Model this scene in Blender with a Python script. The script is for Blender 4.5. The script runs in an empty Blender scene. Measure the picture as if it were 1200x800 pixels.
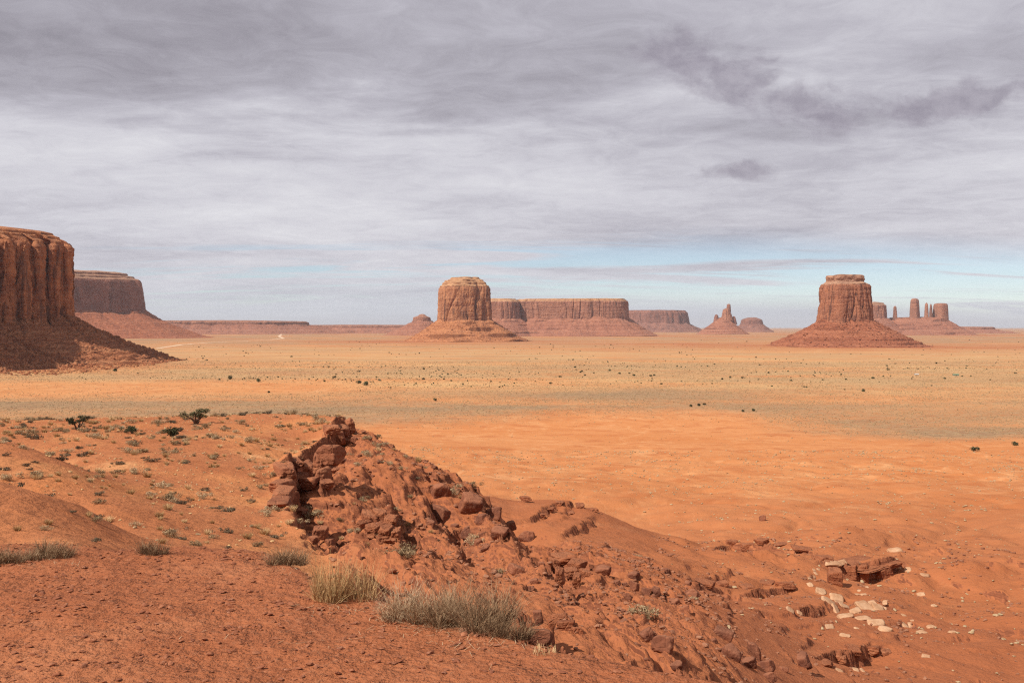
import bpy, math, random
import numpy as np
from mathutils import Vector, Matrix

C = bpy.context.scene
COL = C.collection
R = math.radians
random.seed(7)
RNG = np.random.default_rng(11)

# ------------------------------------------------------------------ camera, sky, sun, exposure
F = 1167.0                       # focal length in pixels of the 1200 px wide photograph
HV = 383.0                       # horizon row
cam_d = bpy.data.cameras.new('camera')
cam_d.sensor_width = 36.0
cam_d.lens = 36.0 * F / 1200.0
cam_d.shift_y = -(400.0 - HV) / 1200.0
cam_d.clip_start = 0.1
cam_d.clip_end = 120000.0
cam = bpy.data.objects.new('camera', cam_d)
cam.location = (0, 0, 0)         # eye level is z = 0, the valley floor lies 60 m below
cam.rotation_euler = (R(90), 0, 0)
COL.objects.link(cam)
C.camera = cam

SUN_EL, SUN_STRENGTH = 45.0, 5.0
SUN_AZ = math.atan2(-0.81, -0.58)         # towards the sun: left and a little behind the camera
SUN_DIR = Vector((math.sin(SUN_AZ) * math.cos(R(SUN_EL)), math.cos(SUN_AZ) * math.cos(R(SUN_EL)), math.sin(R(SUN_EL))))
sun_d = bpy.data.lights.new('sun', 'SUN')
sun_d.energy = SUN_STRENGTH
sun_d.angle = R(0.6)
sun_d.color = (1.0, 0.93, 0.84)
sun = bpy.data.objects.new('sun', sun_d)
sun.rotation_euler = SUN_DIR.to_track_quat('Z', 'Y').to_euler()
COL.objects.link(sun)

C.view_settings.view_transform = 'Standard'
C.view_settings.look = 'None'
C.view_settings.gamma = 1.0
C.view_settings.use_curve_mapping = False
C.view_settings.exposure = 0.14
C.render.engine = 'CYCLES'
C.cycles.max_bounces = 5
C.cycles.diffuse_bounces = 3
C.cycles.volume_bounces = 0
C.cycles.use_denoising = False
C.cycles.filter_width = 1.2


class NT:
    """small helper to write node trees"""
    def __init__(self, tree):
        self.t = tree
        self.n = tree.nodes
        self.n.clear()
    def new(self, typ, **kw):
        nd = self.n.new(typ)
        for k, v in kw.items():
            setattr(nd, k, v)
        return nd
    def put(self, sock, v):
        if isinstance(v, bpy.types.NodeSocket):
            self.t.links.new(v, sock)
        elif v is not None:
            if hasattr(sock, 'default_value'):
                dv = sock.default_value
                try:
                    n = len(dv)
                    if isinstance(v, (int, float)):
                        v = (v,) * n
                    v = tuple(v)
                    if n == 4 and len(v) == 3:
                        v = v + (1.0,)
                    sock.default_value = v
                except TypeError:
                    sock.default_value = v
    def math(self, op, a, b=None, c=None, clamp=False):
        nd = self.new('ShaderNodeMath', operation=op, use_clamp=clamp)
        self.put(nd.inputs[0], a)
        if b is not None: self.put(nd.inputs[1], b)
        if c is not None: self.put(nd.inputs[2], c)
        return nd.outputs[0]
    def vmath(self, op, a, b=None, out=0):
        nd = self.new('ShaderNodeVectorMath', operation=op)
        self.put(nd.inputs[0], a)
        if b is not None: self.put(nd.inputs[1], b)
        return nd.outputs[out]
    def sep(self, v):
        nd = self.new('ShaderNodeSeparateXYZ'); self.put(nd.inputs[0], v); return nd.outputs
    def comb(self, x, y, z):
        nd = self.new('ShaderNodeCombineXYZ')
        for i, v in enumerate((x, y, z)): self.put(nd.inputs[i], v)
        return nd.outputs[0]
    def noise(self, vec, scale, detail=4, rough=0.55, dist=0.0, out=0):
        nd = self.new('ShaderNodeTexNoise')
        self.put(nd.inputs['Vector'], vec); nd.inputs['Scale'].default_value = scale
        nd.inputs['Detail'].default_value = detail; nd.inputs['Roughness'].default_value = rough
        nd.inputs['Distortion'].default_value = dist
        return nd.outputs[out]
    def voro(self, vec, scale, feature='F1', out='Distance', rand=1.0):
        nd = self.new('ShaderNodeTexVoronoi', feature=feature)
        self.put(nd.inputs['Vector'], vec); nd.inputs['Scale'].default_value = scale
        nd.inputs['Randomness'].default_value = rand
        return nd.outputs[out]
    def mix(self, f, a, b, blend='MIX'):
        nd = self.new('ShaderNodeMix', data_type='RGBA', blend_type=blend)
        self.put(nd.inputs[0], f); self.put(nd.inputs[6], a); self.put(nd.inputs[7], b)
        return nd.outputs[2]
    def mapr(self, v, a, b, c=0.0, d=1.0, smooth=True):
        nd = self.new('ShaderNodeMapRange', interpolation_type='SMOOTHSTEP' if smooth else 'LINEAR')
        for i, x in enumerate((v, a, b, c, d)): self.put(nd.inputs[i], x)
        return nd.outputs[0]
    def ramp(self, f, stops):
        nd = self.new('ShaderNodeValToRGB')
        self.put(nd.inputs[0], f)
        el = nd.color_ramp.elements
        while len(el) > 1: el.remove(el[-1])
        el[0].position = stops[0][0]; el[0].color = tuple(stops[0][1]) + (1,)
        for p, c in stops[1:]:
            e = el.new(p); e.color = tuple(c) + (1,)
        return nd.outputs[0]
    def bump(self, h, strength, dist, normal=None):
        nd = self.new('ShaderNodeBump')
        nd.inputs['Strength'].default_value = strength
        nd.inputs['Distance'].default_value = dist
        self.put(nd.inputs['Height'], h)
        if normal is not None: self.put(nd.inputs['Normal'], normal)
        return nd.outputs[0]


world = bpy.data.worlds.new('World')
C.world = world
world.use_nodes = True
w = NT(world.node_tree)
sky = w.new('ShaderNodeTexSky', sky_type='NISHITA')
sky.sun_disc = False
sky.sun_elevation = R(SUN_EL)
sky.sun_rotation = SUN_AZ
sky.altitude = 1600
sky.air_density = 1.0
sky.dust_density = 0.15
sky.ozone_density = 3.0
bg_sky = w.new('ShaderNodeBackground'); bg_sky.inputs[1].default_value = 0.10
w.put(bg_sky.inputs[0], sky.outputs[0])
tc = w.new('ShaderNodeTexCoord')
gx, gy, gz = w.sep(tc.outputs['Generated'])
zz = w.math('MAXIMUM', gz, 0.0)
den = w.math('ADD', zz, 0.10)
px = w.math('DIVIDE', gx, den)
py = w.math('DIVIDE', gy, den)
P = w.comb(px, py, 0.0)
# a sheet of stratus seen in perspective: bands run across the view
Ps = w.comb(w.math('MULTIPLY', px, 0.80), py, 0.0)
warp = w.noise(Ps, 0.8, 3, 0.5, 0.0, 1)
Pw = w.vmath('ADD', Ps, w.vmath('MULTIPLY', w.vmath('SUBTRACT', warp, (0.5, 0.5, 0.5)), (0.9, 0.9, 0.0)))
big = w.noise(w.vmath('ADD', Pw, (3.1, 0.4, 0.0)), 0.62, 4, 0.5)
fine = w.noise(Pw, 1.9, 6, 0.58)
wisp = w.noise(w.comb(w.math('MULTIPLY', px, 0.9), py, 3.0), 5.5, 10, 0.70, 1.0)
tone = w.math('ADD', w.math('MULTIPLY', w.math('SUBTRACT', big, 0.5), 0.62), w.math('ADD', w.math('MULTIPLY', w.math('SUBTRACT', fine, 0.5), 0.30), w.math('MULTIPLY', w.math('SUBTRACT', wisp, 0.5), 0.30)))
# thicker, darker deck overhead; thinner and brighter towards the horizon
deck = w.mapr(w.math('ADD', py, w.math('MULTIPLY', w.math('SUBTRACT', fine, 0.5), 1.6)), 3.75, 2.45)
deck = w.math('MULTIPLY', deck, w.mapr(px, 0.0, 0.9, 1.0, 0.62))
lum = w.math('SUBTRACT', w.math('ADD', 0.575, w.math('MULTIPLY', tone, 0.85)), w.math('MULTIPLY', deck, 0.200))
cloud = w.ramp(lum, [(0.16, (0.200, 0.190, 0.225)), (0.32, (0.338, 0.322, 0.368)), (0.46, (0.482, 0.468, 0.525)),
                     (0.58, (0.625, 0.615, 0.668)), (0.74, (0.77, 0.765, 0.80))])
# ragged darker scud: a long bank in the upper right and a small scrap below it
gyc = w.math('MAXIMUM', gy, 0.05)
az = w.math('DIVIDE', gx, gyc)
el = w.math('DIVIDE', gz, gyc)
def scud(cx, cy, ax, ay, rot):
    dx = w.math('SUBTRACT', az, cx); dy = w.math('SUBTRACT', el, cy)
    c_, s_ = math.cos(rot), math.sin(rot)
    a = w.math('DIVIDE', w.math('ADD', w.math('MULTIPLY', dx, c_), w.math('MULTIPLY', dy, s_)), ax)
    b = w.math('DIVIDE', w.math('SUBTRACT', w.math('MULTIPLY', dy, c_), w.math('MULTIPLY', dx, s_)), ay)
    return w.math('SUBTRACT', 1.0, w.math('SQRT', w.math('ADD', w.math('MULTIPLY', a, a), w.math('MULTIPLY', b, b))))
AE = w.comb(az, w.math('MULTIPLY', el, 1.35), 0.0)
rag = w.noise(AE, 15.0, 9, 0.60, 0.35)
rag2 = w.noise(AE, 40.0, 6, 0.6, 0.2)
sc = w.math('MAXIMUM', scud(0.200, 0.262, 0.095, 0.030, -0.28), scud(0.305, 0.222, 0.085, 0.028, -0.25))
sc = w.math('MAXIMUM', sc, scud(0.450, 0.226, 0.130, 0.020, 0.22))
sc = w.math('MAXIMUM', sc, w.math('SUBTRACT', scud(0.225, 0.155, 0.060, 0.013, 0.0), 0.12))
scm = w.mapr(w.math('ADD', sc, w.math('MULTIPLY', w.math('SUBTRACT', rag, 0.5), 3.4)), -0.15, 0.70)
scm = w.math('MULTIPLY', scm, w.mapr(sc, -0.75, 0.05))
cloud = w.mix(w.math('MULTIPLY', scm, 0.66), cloud, w.mix(w.mapr(rag2, 0.34, 0.66), (0.240, 0.212, 0.270), (0.355, 0.325, 0.385)))
# breaks with blue showing near the horizon
gapn = w.noise(w.comb(w.math('MULTIPLY', px, 0.42), w.math('MULTIPLY', py, 1.5), 7.0), 1.0, 9, 0.66, 0.8)
low = w.math('MULTIPLY', w.mapr(py, 4.8, 6.0), w.mapr(py, 8.6, 7.0))
right = w.mapr(px, -1.5, 2.2, 0.0, 0.155)
gap = w.math('MULTIPLY', low, w.mapr(w.math('ADD', gapn, right), 0.52, 0.66))
cloud = w.mix(w.mapr(py, 5.5, 8.8, 0.0, 0.7), cloud, (0.60, 0.635, 0.69))
bg_cl = w.new('ShaderNodeBackground'); bg_cl.inputs[1].default_value = 0.93
w.put(bg_cl.inputs[0], cloud)
mixw = w.new('ShaderNodeMixShader')
w.put(mixw.inputs[0], w.math('SUBTRACT', 1.0, w.math('MULTIPLY', gap, 0.72)))
w.put(mixw.inputs[1], bg_sky.outputs[0]); w.put(mixw.inputs[2], bg_cl.outputs[0])
wo = w.new('ShaderNodeOutputWorld')
w.put(wo.inputs[0], mixw.outputs[0])

# ------------------------------------------------------------------ numpy noise
def _h(ix, iy, iz, seed):
    h = (ix.astype(np.uint32) * np.uint32(374761393) + iy.astype(np.uint32) * np.uint32(668265263)
         + iz.astype(np.uint32) * np.uint32(2246822519) + np.uint32((seed * 3266489917) & 0xffffffff))
    h = (h ^ (h >> np.uint32(15))) * np.uint32(2246822519)
    h = (h ^ (h >> np.uint32(13))) * np.uint32(3266489917)
    return h ^ (h >> np.uint32(16))

def pn2(x, y, seed=0):
    x = np.asarray(x, float); y = np.asarray(y, float)
    xi = np.floor(x).astype(np.int64); yi = np.floor(y).astype(np.int64)
    xf = x - xi; yf = y - yi
    u = xf * xf * xf * (xf * (xf * 6 - 15) + 10); v = yf * yf * yf * (yf * (yf * 6 - 15) + 10)
    z0 = np.zeros_like(xi)
    def g(dx, dy):
        a = _h(xi + dx, yi + dy, z0, seed).astype(float) * (2 * math.pi / 4294967296.0)
        return np.cos(a) * (xf - dx) + np.sin(a) * (yf - dy)
    n0 = g(0, 0); n1 = g(1, 0); n2 = g(0, 1); n3 = g(1, 1)
    a = n0 + u * (n1 - n0); b = n2 + u * (n3 - n2)
    return (a + v * (b - a)) * 1.45

def pn3(x, y, z, seed=0):
    x, y, z = np.broadcast_arrays(np.asarray(x, float), np.asarray(y, float), np.asarray(z, float))
    xi = np.floor(x).astype(np.int64); yi = np.floor(y).astype(np.int64); zi = np.floor(z).astype(np.int64)
    xf = x - xi; yf = y - yi; zf = z - zi
    f = lambda t: t * t * t * (t * (t * 6 - 15) + 10)
    u, v, ww = f(xf), f(yf), f(zf)
    def g(dx, dy, dz):
        h = _h(xi + dx, yi + dy, zi + dz, seed)
        a = (h & np.uint32(0xffff)).astype(float) * (2 * math.pi / 65536.0)
        c = (h >> np.uint32(16)).astype(float) / 32768.0 - 1.0
        s = np.sqrt(np.maximum(0, 1 - c * c))
        return s * np.cos(a) * (xf - dx) + s * np.sin(a) * (yf - dy) + c * (zf - dz)
    def lx(dy, dz):
        a = g(0, dy, dz); return a + u * (g(1, dy, dz) - a)
    def ly(dz):
        a = lx(0, dz); return a + v * (lx(1, dz) - a)
    a = ly(0)
    return (a + ww * (ly(1) - a)) * 1.5

def fbm2(x, y, oct=4, gain=0.5, seed=0):
    s = 0.0; a = 1.0; t = 0.0
    for i in range(oct):
        s = s + a * pn2(x * 2.03 ** i + 17.3 * i, y * 2.03 ** i - 9.1 * i, seed + i); t += a; a *= gain
    return s / t

def fbm3(x, y, z, oct=4, gain=0.5, seed=0):
    s = 0.0; a = 1.0; t = 0.0
    for i in range(oct):
        s = s + a * pn3(x * 2.03 ** i + 3.7 * i, y * 2.03 ** i, z * 2.03 ** i + 5.1 * i, seed + i); t += a; a *= gain
    return s / t

def rid2(x, y, oct=4, gain=0.5, seed=0):
    s = 0.0; a = 1.0; t = 0.0
    for i in range(oct):
        s = s + a * (1 - 2 * np.abs(pn2(x * 2.03 ** i + 7.7 * i, y * 2.03 ** i, seed + i))); t += a; a *= gain
    return s / t

def ss(a, b, x):
    t = np.clip((x - a) / (b - a), 0, 1)
    return t * t * (3 - 2 * t)

# ------------------------------------------------------------------ object helpers
def tag(o, label=None, cat=None, group=None, kind=None):
    if label: o['label'] = label
    if cat: o['category'] = cat
    if group: o['group'] = group
    if kind: o['kind'] = kind
    return o

def mesh_np(name, V, Fc, mat, smooth=True, face_mat=None):
    V = np.ascontiguousarray(V, dtype=np.float32)
    Fc = np.ascontiguousarray(Fc, dtype=np.int32)
    me = bpy.data.meshes.new(name)
    n, k = Fc.shape
    me.vertices.add(len(V)); me.vertices.foreach_set('co', V.ravel())
    me.loops.add(n * k); me.loops.foreach_set('vertex_index', Fc.ravel())
    me.polygons.add(n); me.polygons.foreach_set('loop_start', np.arange(0, n * k, k, dtype=np.int32))
    me.polygons.foreach_set('use_smooth', np.full(n, bool(smooth)))
    for m in (mat if isinstance(mat, (list, tuple)) else [mat]):
        me.materials.append(m)
    if face_mat is not None:
        me.polygons.foreach_set('material_index', np.ascontiguousarray(face_mat, dtype=np.int32))
    me.update(calc_edges=True)
    return me

def link(name, me, parent=None, loc=None, rot=None, scale=None):
    o = bpy.data.objects.new(name, me)
    COL.objects.link(o)
    if parent is not None: o.parent = parent
    if loc is not None: o.location = loc
    if rot is not None: o.rotation_euler = rot
    if scale is not None: o.scale = scale
    return o

def empty(name, loc=(0, 0, 0)):
    o = bpy.data.objects.new(name, None)
    o.empty_display_size = 0.2
    o.location = loc
    COL.objects.link(o)
    return o

def grid_faces(nr, nc, wrap=False):
    i = np.arange(nr - 1)[:, None]; j = np.arange(nc if wrap else nc - 1)[None, :]
    a = i * nc + j; b = i * nc + (j + 1) % nc
    return np.stack([a, b, b + nc, a + nc], -1).reshape(-1, 4)

# ------------------------------------------------------------------ materials
def new_mat(name):
    m = bpy.data.materials.new(name); m.use_nodes = True
    t = NT(m.node_tree)
    out = t.new('ShaderNodeOutputMaterial')
    b = t.new('ShaderNodeBsdfPrincipled')
    b.inputs['Roughness'].default_value = 0.95
    b.inputs['Specular IOR Level'].default_value = 0.12
    t.put(out.inputs[0], b.outputs[0])
    return m, t, b

def ground_material():
    m, t, b = new_mat('desert_ground')
    geo = t.new('ShaderNodeNewGeometry')
    pos = geo.outputs['Position']
    at = t.new('ShaderNodeAttribute'); at.attribute_name = 'cover'
    scrub, orange, grass = t.sep(at.outputs['Vector'])
    near = at.outputs['Alpha']
    xy = t.vmath('MULTIPLY', pos, (1, 1, 0))
    n_big = t.noise(xy, 0.011, 6, 0.6)
    n_mid = t.noise(pos, 0.13, 6, 0.62)
    n_fine = t.noise(pos, 2.2, 6, 0.65)
    n_grain = t.noise(pos, 26.0, 5, 0.75)
    n_streak = t.noise(t.vmath('MULTIPLY', xy, (0.055, 0.019, 1)), 1.0, 7, 0.66, 0.7)
    n_patch = t.noise(xy, 0.045, 6, 0.66, 0.5)
    # bare soil: deep red on the promontory, orange sand in the valley
    soil = t.mix(orange, (0.365, 0.122, 0.052), (0.575, 0.240, 0.090))
    soil = t.mix(t.mapr(n_big, 0.38, 0.66, 0.0, 0.55), soil, t.mix(orange, (0.30, 0.088, 0.034), (0.50, 0.170, 0.050)))
    pale = t.mapr(t.math('ADD', n_mid, t.math('MULTIPLY', t.math('SUBTRACT', n_fine, 0.5), 0.5)), 0.56, 0.74, 0.0, 0.5)
    soil = t.mix(pale, soil, t.mix(orange, (0.42, 0.165, 0.075), (0.66, 0.34, 0.145)))
    soil = t.mix(t.mapr(n_mid, 0.47, 0.30, 0.0, 0.45), soil, t.mix(orange, (0.24, 0.072, 0.030), (0.43, 0.145, 0.045)))
    n_near = t.noise(pos, 0.85, 5, 0.6, 0.4)
    soil = t.mix(t.math('MULTIPLY', t.mapr(n_near, 0.50, 0.66, 0.0, 0.5), near), soil, (0.45, 0.175, 0.080))
    soil = t.mix(t.math('MULTIPLY', t.mapr(n_near, 0.46, 0.34, 0.0, 0.5), near), soil, (0.25, 0.082, 0.038))
    wide = t.mapr(orange, 0.25, 0.6)
    soil = t.mix(t.math('MULTIPLY', t.mapr(n_streak, 0.52, 0.70, 0.0, 0.36), wide), soil, (0.70, 0.385, 0.175))
    soil = t.mix(t.math('MULTIPLY', t.mapr(n_patch, 0.48, 0.36, 0.0, 0.6), wide), soil, (0.43, 0.135, 0.044))
    soil = t.mix(t.math('MULTIPLY', t.mapr(n_grain, 0.50, 0.68, 0.0, 0.5), near), soil, (0.42, 0.19, 0.105))
    soil = t.mix(t.math('MULTIPLY', t.mapr(n_grain, 0.46, 0.32, 0.0, 0.55), near), soil, (0.19, 0.062, 0.030))
    # narrow dry washes with paler sand
    wn = t.noise(t.vmath('MULTIPLY', xy, (0.013, 0.0062, 1)), 1.0, 5, 0.52, 1.2)
    wash = t.mapr(t.math('ABSOLUTE', t.math('SUBTRACT', wn, 0.5)), 0.0, 0.016, 0.42, 0.0)
    wn2 = t.noise(t.vmath('MULTIPLY', xy, (0.045, 0.022, 1)), 1.0, 5, 0.55, 1.0)
    wash2 = t.mapr(t.math('ABSOLUTE', t.math('SUBTRACT', wn2, 0.47)), 0.0, 0.014, 0.22, 0.0)
    soil = t.mix(t.math('MULTIPLY', t.math('MULTIPLY', t.math('MAXIMUM', wash, wash2), wide), t.mapr(n_patch, 0.42, 0.58)), soil, (0.68, 0.37, 0.175))
    # dry yellow grass and grey-olive scrub cover broken into patches
    wx, wy, wz = t.sep(pos)
    band = t.noise(t.comb(t.math('MULTIPLY', wx, 0.0016), t.math('MULTIPLY', wy, 0.0052), 0.0), 1.0, 7, 0.62, 0.4)
    band2 = t.noise(t.comb(t.math('MULTIPLY', wx, 0.006), t.math('MULTIPLY', wy, 0.012), 4.0), 1.0, 6, 0.62, 0.3)
    speck = t.noise(xy, 0.16, 5, 0.75)
    gm = t.math('MULTIPLY', grass, t.mapr(t.math('ADD', t.math('MULTIPLY', band2, 0.6), t.math('MULTIPLY', speck, 0.4)), 0.34, 0.60))
    col = t.mix(gm, soil, (0.60, 0.400, 0.185))
    sm = t.math('MULTIPLY', scrub, t.mapr(t.math('ADD', t.math('MULTIPLY', band, 0.62), t.math('MULTIPLY', speck, 0.42)), 0.40, 0.60, 0.12, 1.0))
    col = t.mix(t.math('MULTIPLY', sm, 0.92), col, t.mix(t.mapr(speck, 0.4, 0.62), (0.185, 0.135, 0.085), (0.36, 0.245, 0.135)))
    # bare bedrock where the ground breaks into a small cliff
    nz = t.sep(geo.outputs['True Normal'])[2]
    rockm = t.mapr(t.math('ADD', nz, t.math('MULTIPLY', t.math('SUBTRACT', n_fine, 0.5), 0.35)), 0.86, 0.60)
    bedn = t.noise(t.vmath('MULTIPLY', pos, (0.25, 0.25, 2.6)), 1.6, 5, 0.65)
    rock = t.mix(t.mapr(bedn, 0.36, 0.64), (0.165, 0.056, 0.030), (0.315, 0.112, 0.054))
    col = t.mix(t.math('MULTIPLY', rockm, 0.9), col, rock)
    t.put(b.inputs['Base Color'], col)
    # relief: fine grit on the promontory, soft ripples elsewhere
    hgt = t.math('ADD', t.math('MULTIPLY', n_fine, 0.34), t.math('MULTIPLY', t.math('MULTIPLY', n_grain, near), 0.028))
    hgt = t.math('ADD', hgt, t.math('MULTIPLY', t.math('MULTIPLY', bedn, rockm), 0.25))
    t.put(b.inputs['Normal'], t.bump(hgt, 0.75, 1.0))
    return m

def rock_material(name, base, dark, light, scale=1.0, bump=0.35, dust=0.0, strata=0.0, streak=0.0, streak_col=(0.09, 0.04, 0.03), ledge_shade=0.0):
    """sandstone: mottled colour, bedding bands along z, desert-varnish streaks running down"""
    m, t, b = new_mat(name)
    geo = t.new('ShaderNodeNewGeometry')
    pos = geo.outputs['Position']
    n1 = t.noise(pos, 0.55 * scale, 6, 0.62)
    n2 = t.noise(pos, 3.2 * scale, 6, 0.66)
    col = t.mix(t.mapr(n1, 0.36, 0.66), dark, base)
    col = t.mix(t.mapr(n2, 0.50, 0.74, 0.0, 0.7), col, light)
    col = t.mix(t.mapr(n2, 0.46, 0.28, 0.0, 0.6), col, dark)
    x, y, z = t.sep(pos)
    if strata:
        wob = t.noise(pos, 0.3 * scale, 3)
        sv = t.comb(0.0, 0.0, t.math('ADD', z, t.math('MULTIPLY', wob, 2.0 / scale)))
        st = t.noise(sv, 1.1 * scale, 5, 0.7)
        col = t.mix(t.math('MULTIPLY', t.mapr(st, 0.42, 0.62), strata), col, light)
        col = t.mix(t.math('MULTIPLY', t.mapr(st, 0.46, 0.30), strata), col, dark)
    if streak:
        sk = t.noise(t.comb(x, y, t.math('MULTIPLY', z, 0.07)), 0.95 * scale, 6, 0.68)
        gate = t.noise(pos, 0.22 * scale, 4)
        sm = t.math('MULTIPLY', t.mapr(sk, 0.49, 0.62), t.mapr(gate, 0.36, 0.58))
        col = t.mix(t.math('MULTIPLY', sm, streak), col, streak_col)
    if ledge_shade:
        # near-vertical ledge rock painted extra dark, standing in for shadow under overhangs
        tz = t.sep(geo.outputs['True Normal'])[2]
        col = t.mix(t.math('MULTIPLY', t.mapr(tz, 0.66, 0.42), ledge_shade), col, tuple(0.45 * c for c in dark))
    if dust:
        nz = t.sep(geo.outputs['Normal'])[2]
        dm = t.math('MULTIPLY', t.mapr(nz, 0.45, 0.9), t.mapr(n1, 0.30, 0.6, 0.4, 1.0))
        col = t.mix(t.math('MULTIPLY', dm, dust), col, light)
    t.put(b.inputs['Base Color'], col)
    cr = t.voro(pos, 1.7 * scale, 'DISTANCE_TO_EDGE')
    h = t.math('ADD', t.math('MULTIPLY', n2, 0.7), t.math('MULTIPLY', t.mapr(cr, 0.0, 0.07), 0.18))
    h = t.math('ADD', h, t.math('MULTIPLY', n1, 0.6))
    t.put(b.inputs['Normal'], t.bump(h, bump, 1.0 / scale))
    return m

def plain_mat(name, cols, rough=0.9, scale=6.0):
    """plant and small-object material: colour varies from object to object and along its length"""
    m, t, b = new_mat(name)
    geo = t.new('ShaderNodeNewGeometry')
    oi = t.new('ShaderNodeObjectInfo')
    n = t.noise(geo.outputs['Position'], scale, 4, 0.6)
    f = t.math('ADD', t.math('MULTIPLY', n, 0.75), t.math('MULTIPLY', oi.outputs['Random'], 0.35))
    k = len(cols)
    t.put(b.inputs['Base Color'], t.ramp(f, [(0.28 + 0.5 * i / max(1, k - 1), c) for i, c in enumerate(cols)]))
    b.inputs['Roughness'].default_value = rough
    return m

M = {}
M['ground'] = ground_material()
M['boulder'] = rock_material('boulder_sandstone', (0.245, 0.088, 0.046), (0.135, 0.052, 0.032), (0.36, 0.155, 0.085), 1.3, 0.30, 0.45)
M['ledge'] = rock_material('ledge_sandstone', (0.290, 0.098, 0.046), (0.17, 0.058, 0.032), (0.40, 0.165, 0.082), 1.0, 0.45, 0.45, 0.4)
M['crumbly'] = rock_material('crumbling_sandstone', (0.31, 0.098, 0.042), (0.20, 0.062, 0.03), (0.43, 0.18, 0.09), 2.2, 0.6, 0.3, 0.45)
M['pale'] = rock_material('pale_sandstone', (0.52, 0.315, 0.185), (0.40, 0.215, 0.115), (0.62, 0.42, 0.27), 1.4, 0.2, 0.0)
M['stone'] = rock_material('loose_stone', (0.30, 0.125, 0.068), (0.18, 0.068, 0.038), (0.44, 0.25, 0.15), 2.0, 0.2, 0.2)
M['pebble'] = rock_material('pebble_stone', (0.33, 0.125, 0.062), (0.20, 0.070, 0.038), (0.47, 0.255, 0.16), 14.0, 0.2, 0.0)

# ------------------------------------------------------------------ terrain
def UZ(v, Y): return -(v - HV) / F * Y
_c = []
def cv(*a):
    for (u, v, Y) in a: _c.append((u, Y, UZ(v, Y)))
def cz(*a):
    for (u, Y, z) in a: _c.append((u, Y, z))
# hidden ground just past the edge of the foreground shelf
cz((-250, 10, -2.4), (0, 10, -2.6), (200, 10, -2.6), (330, 10, -3.0), (400, 9, -3.2), (500, 9, -3.6), (600, 9, -4.0), (700, 8, -4.2),
   (800, 8, -4.8), (1000, 8, -6.0), (1300, 8, -7.0), (380, 18, -4.9), (480, 18, -5.7), (600, 18, -6.7), (700, 18, -7.5), (800, 18, -8.4),
   (1000, 20, -11.5), (1300, 20, -12.0), (380, 25, -6.3), (300, 25, -5.9), (164, 14, -3.9), (164, 20, -4.6))
# two banks coming in from the left
cv((0, 638, 16), (0, 590, 20), (0, 569, 22), (93, 635, 16), (93, 620, 20), (93, 599, 24), (164, 634, 26))
cz((-250, 20, -2.6), (0, 30, -6.0), (93, 32, -6.6), (-250, 34, -4.4))
cv((0, 556, 38), (0, 517, 48), (57, 534, 47), (57, 566, 37), (120, 570, 42), (120, 600, 33), (200, 620, 32), (200, 590, 42))
cz((0, 58, -8.4), (57, 58, -8.5), (-250, 50, -5.2), (-250, 62, -8.0))
# top of the spur with the junipers
cv((200, 550, 58), (200, 520, 72), (200, 500, 90), (200, 489, 105), (0, 510, 75), (0, 500, 88), (0, 493, 100), (100, 540, 62), (100, 515, 74), (100, 500, 88),
   (100, 490, 105), (300, 630, 33), (300, 600, 43), (300, 560, 57), (300, 520, 75), (300, 500, 92), (300, 486, 108),
   (380, 490, 106), (372, 518, 86), (335, 543, 67), (325, 568, 57), (325, 598, 46), (350, 632, 35.5))
cz((-250, 90, -8.6), (-250, 112, -10.5), (-250, 132, -17), (0, 130, -17), (200, 130, -17), (350, 132, -18), (0, 200, -31), (200, 200, -31), (-250, 200, -31),
   (0, 300, -45), (200, 300, -45), (-250, 300, -45), (0, 600, -59.5), (200, 600, -59.5), (-250, 600, -59.5), (350, 200, -31), (400, 300, -44))
# slope below the ledge and its skyline rib
cv((400, 532, 88), (408, 548, 79), (352, 582, 61), (348, 607, 50), (385, 642, 38), (418, 512, 101), (450, 531, 96), (480, 548, 92), (530, 571, 87),
   (565, 592, 80), (620, 633, 68), (440, 590, 62), (470, 620, 52), (520, 605, 68), (520, 650, 44), (580, 660, 46), (580, 700, 33), (640, 680, 44), (650, 720, 32),
   (700, 700, 44), (700, 740, 28), (760, 690, 60), (760, 720, 43), (760, 760, 28), (820, 700, 75), (820, 740, 48), (820, 780, 29), (900, 760, 58), (900, 790, 42),
   (950, 770, 65), (440, 650, 38), (480, 680, 29), (670, 650, 62))
cz((450, 126, -19), (500, 124, -20.5), (560, 108, -21.5), (400, 130, -18.5), (620, 86, -20.6), (600, 98, -22.2), (655, 80, -19.0))
# lower ridge behind it
cv((570, 580, 136), (600, 586, 133), (650, 587, 136), (690, 590, 140), (720, 604, 140), (640, 622, 105), (660, 640, 88), (700, 640, 95), (700, 618, 116),
   (740, 630, 116), (740, 660, 85))
cz((570, 172, -33), (650, 176, -35.5), (720, 182, -38.5), (500, 172, -33), (400, 175, -29))
# basin on the right
cv((840, 650, 125), (840, 680, 95), (960, 640, 130), (1050, 655, 125), (1050, 690, 105), (1000, 720, 90), (1050, 740, 82), (1100, 700, 105), (1200, 700, 105),
   (1200, 760, 78), (1050, 780, 66), (1200, 800, 66), (960, 700, 98), (900, 680, 100), (900, 720, 75), (1100, 640, 140), (1200, 650, 135), (900, 622, 165),
   (800, 635, 140), (1350, 650, 130), (1350, 740, 88))
cz((1000, 45, -18), (1300, 45, -19.5), (1300, 66, -23))
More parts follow.
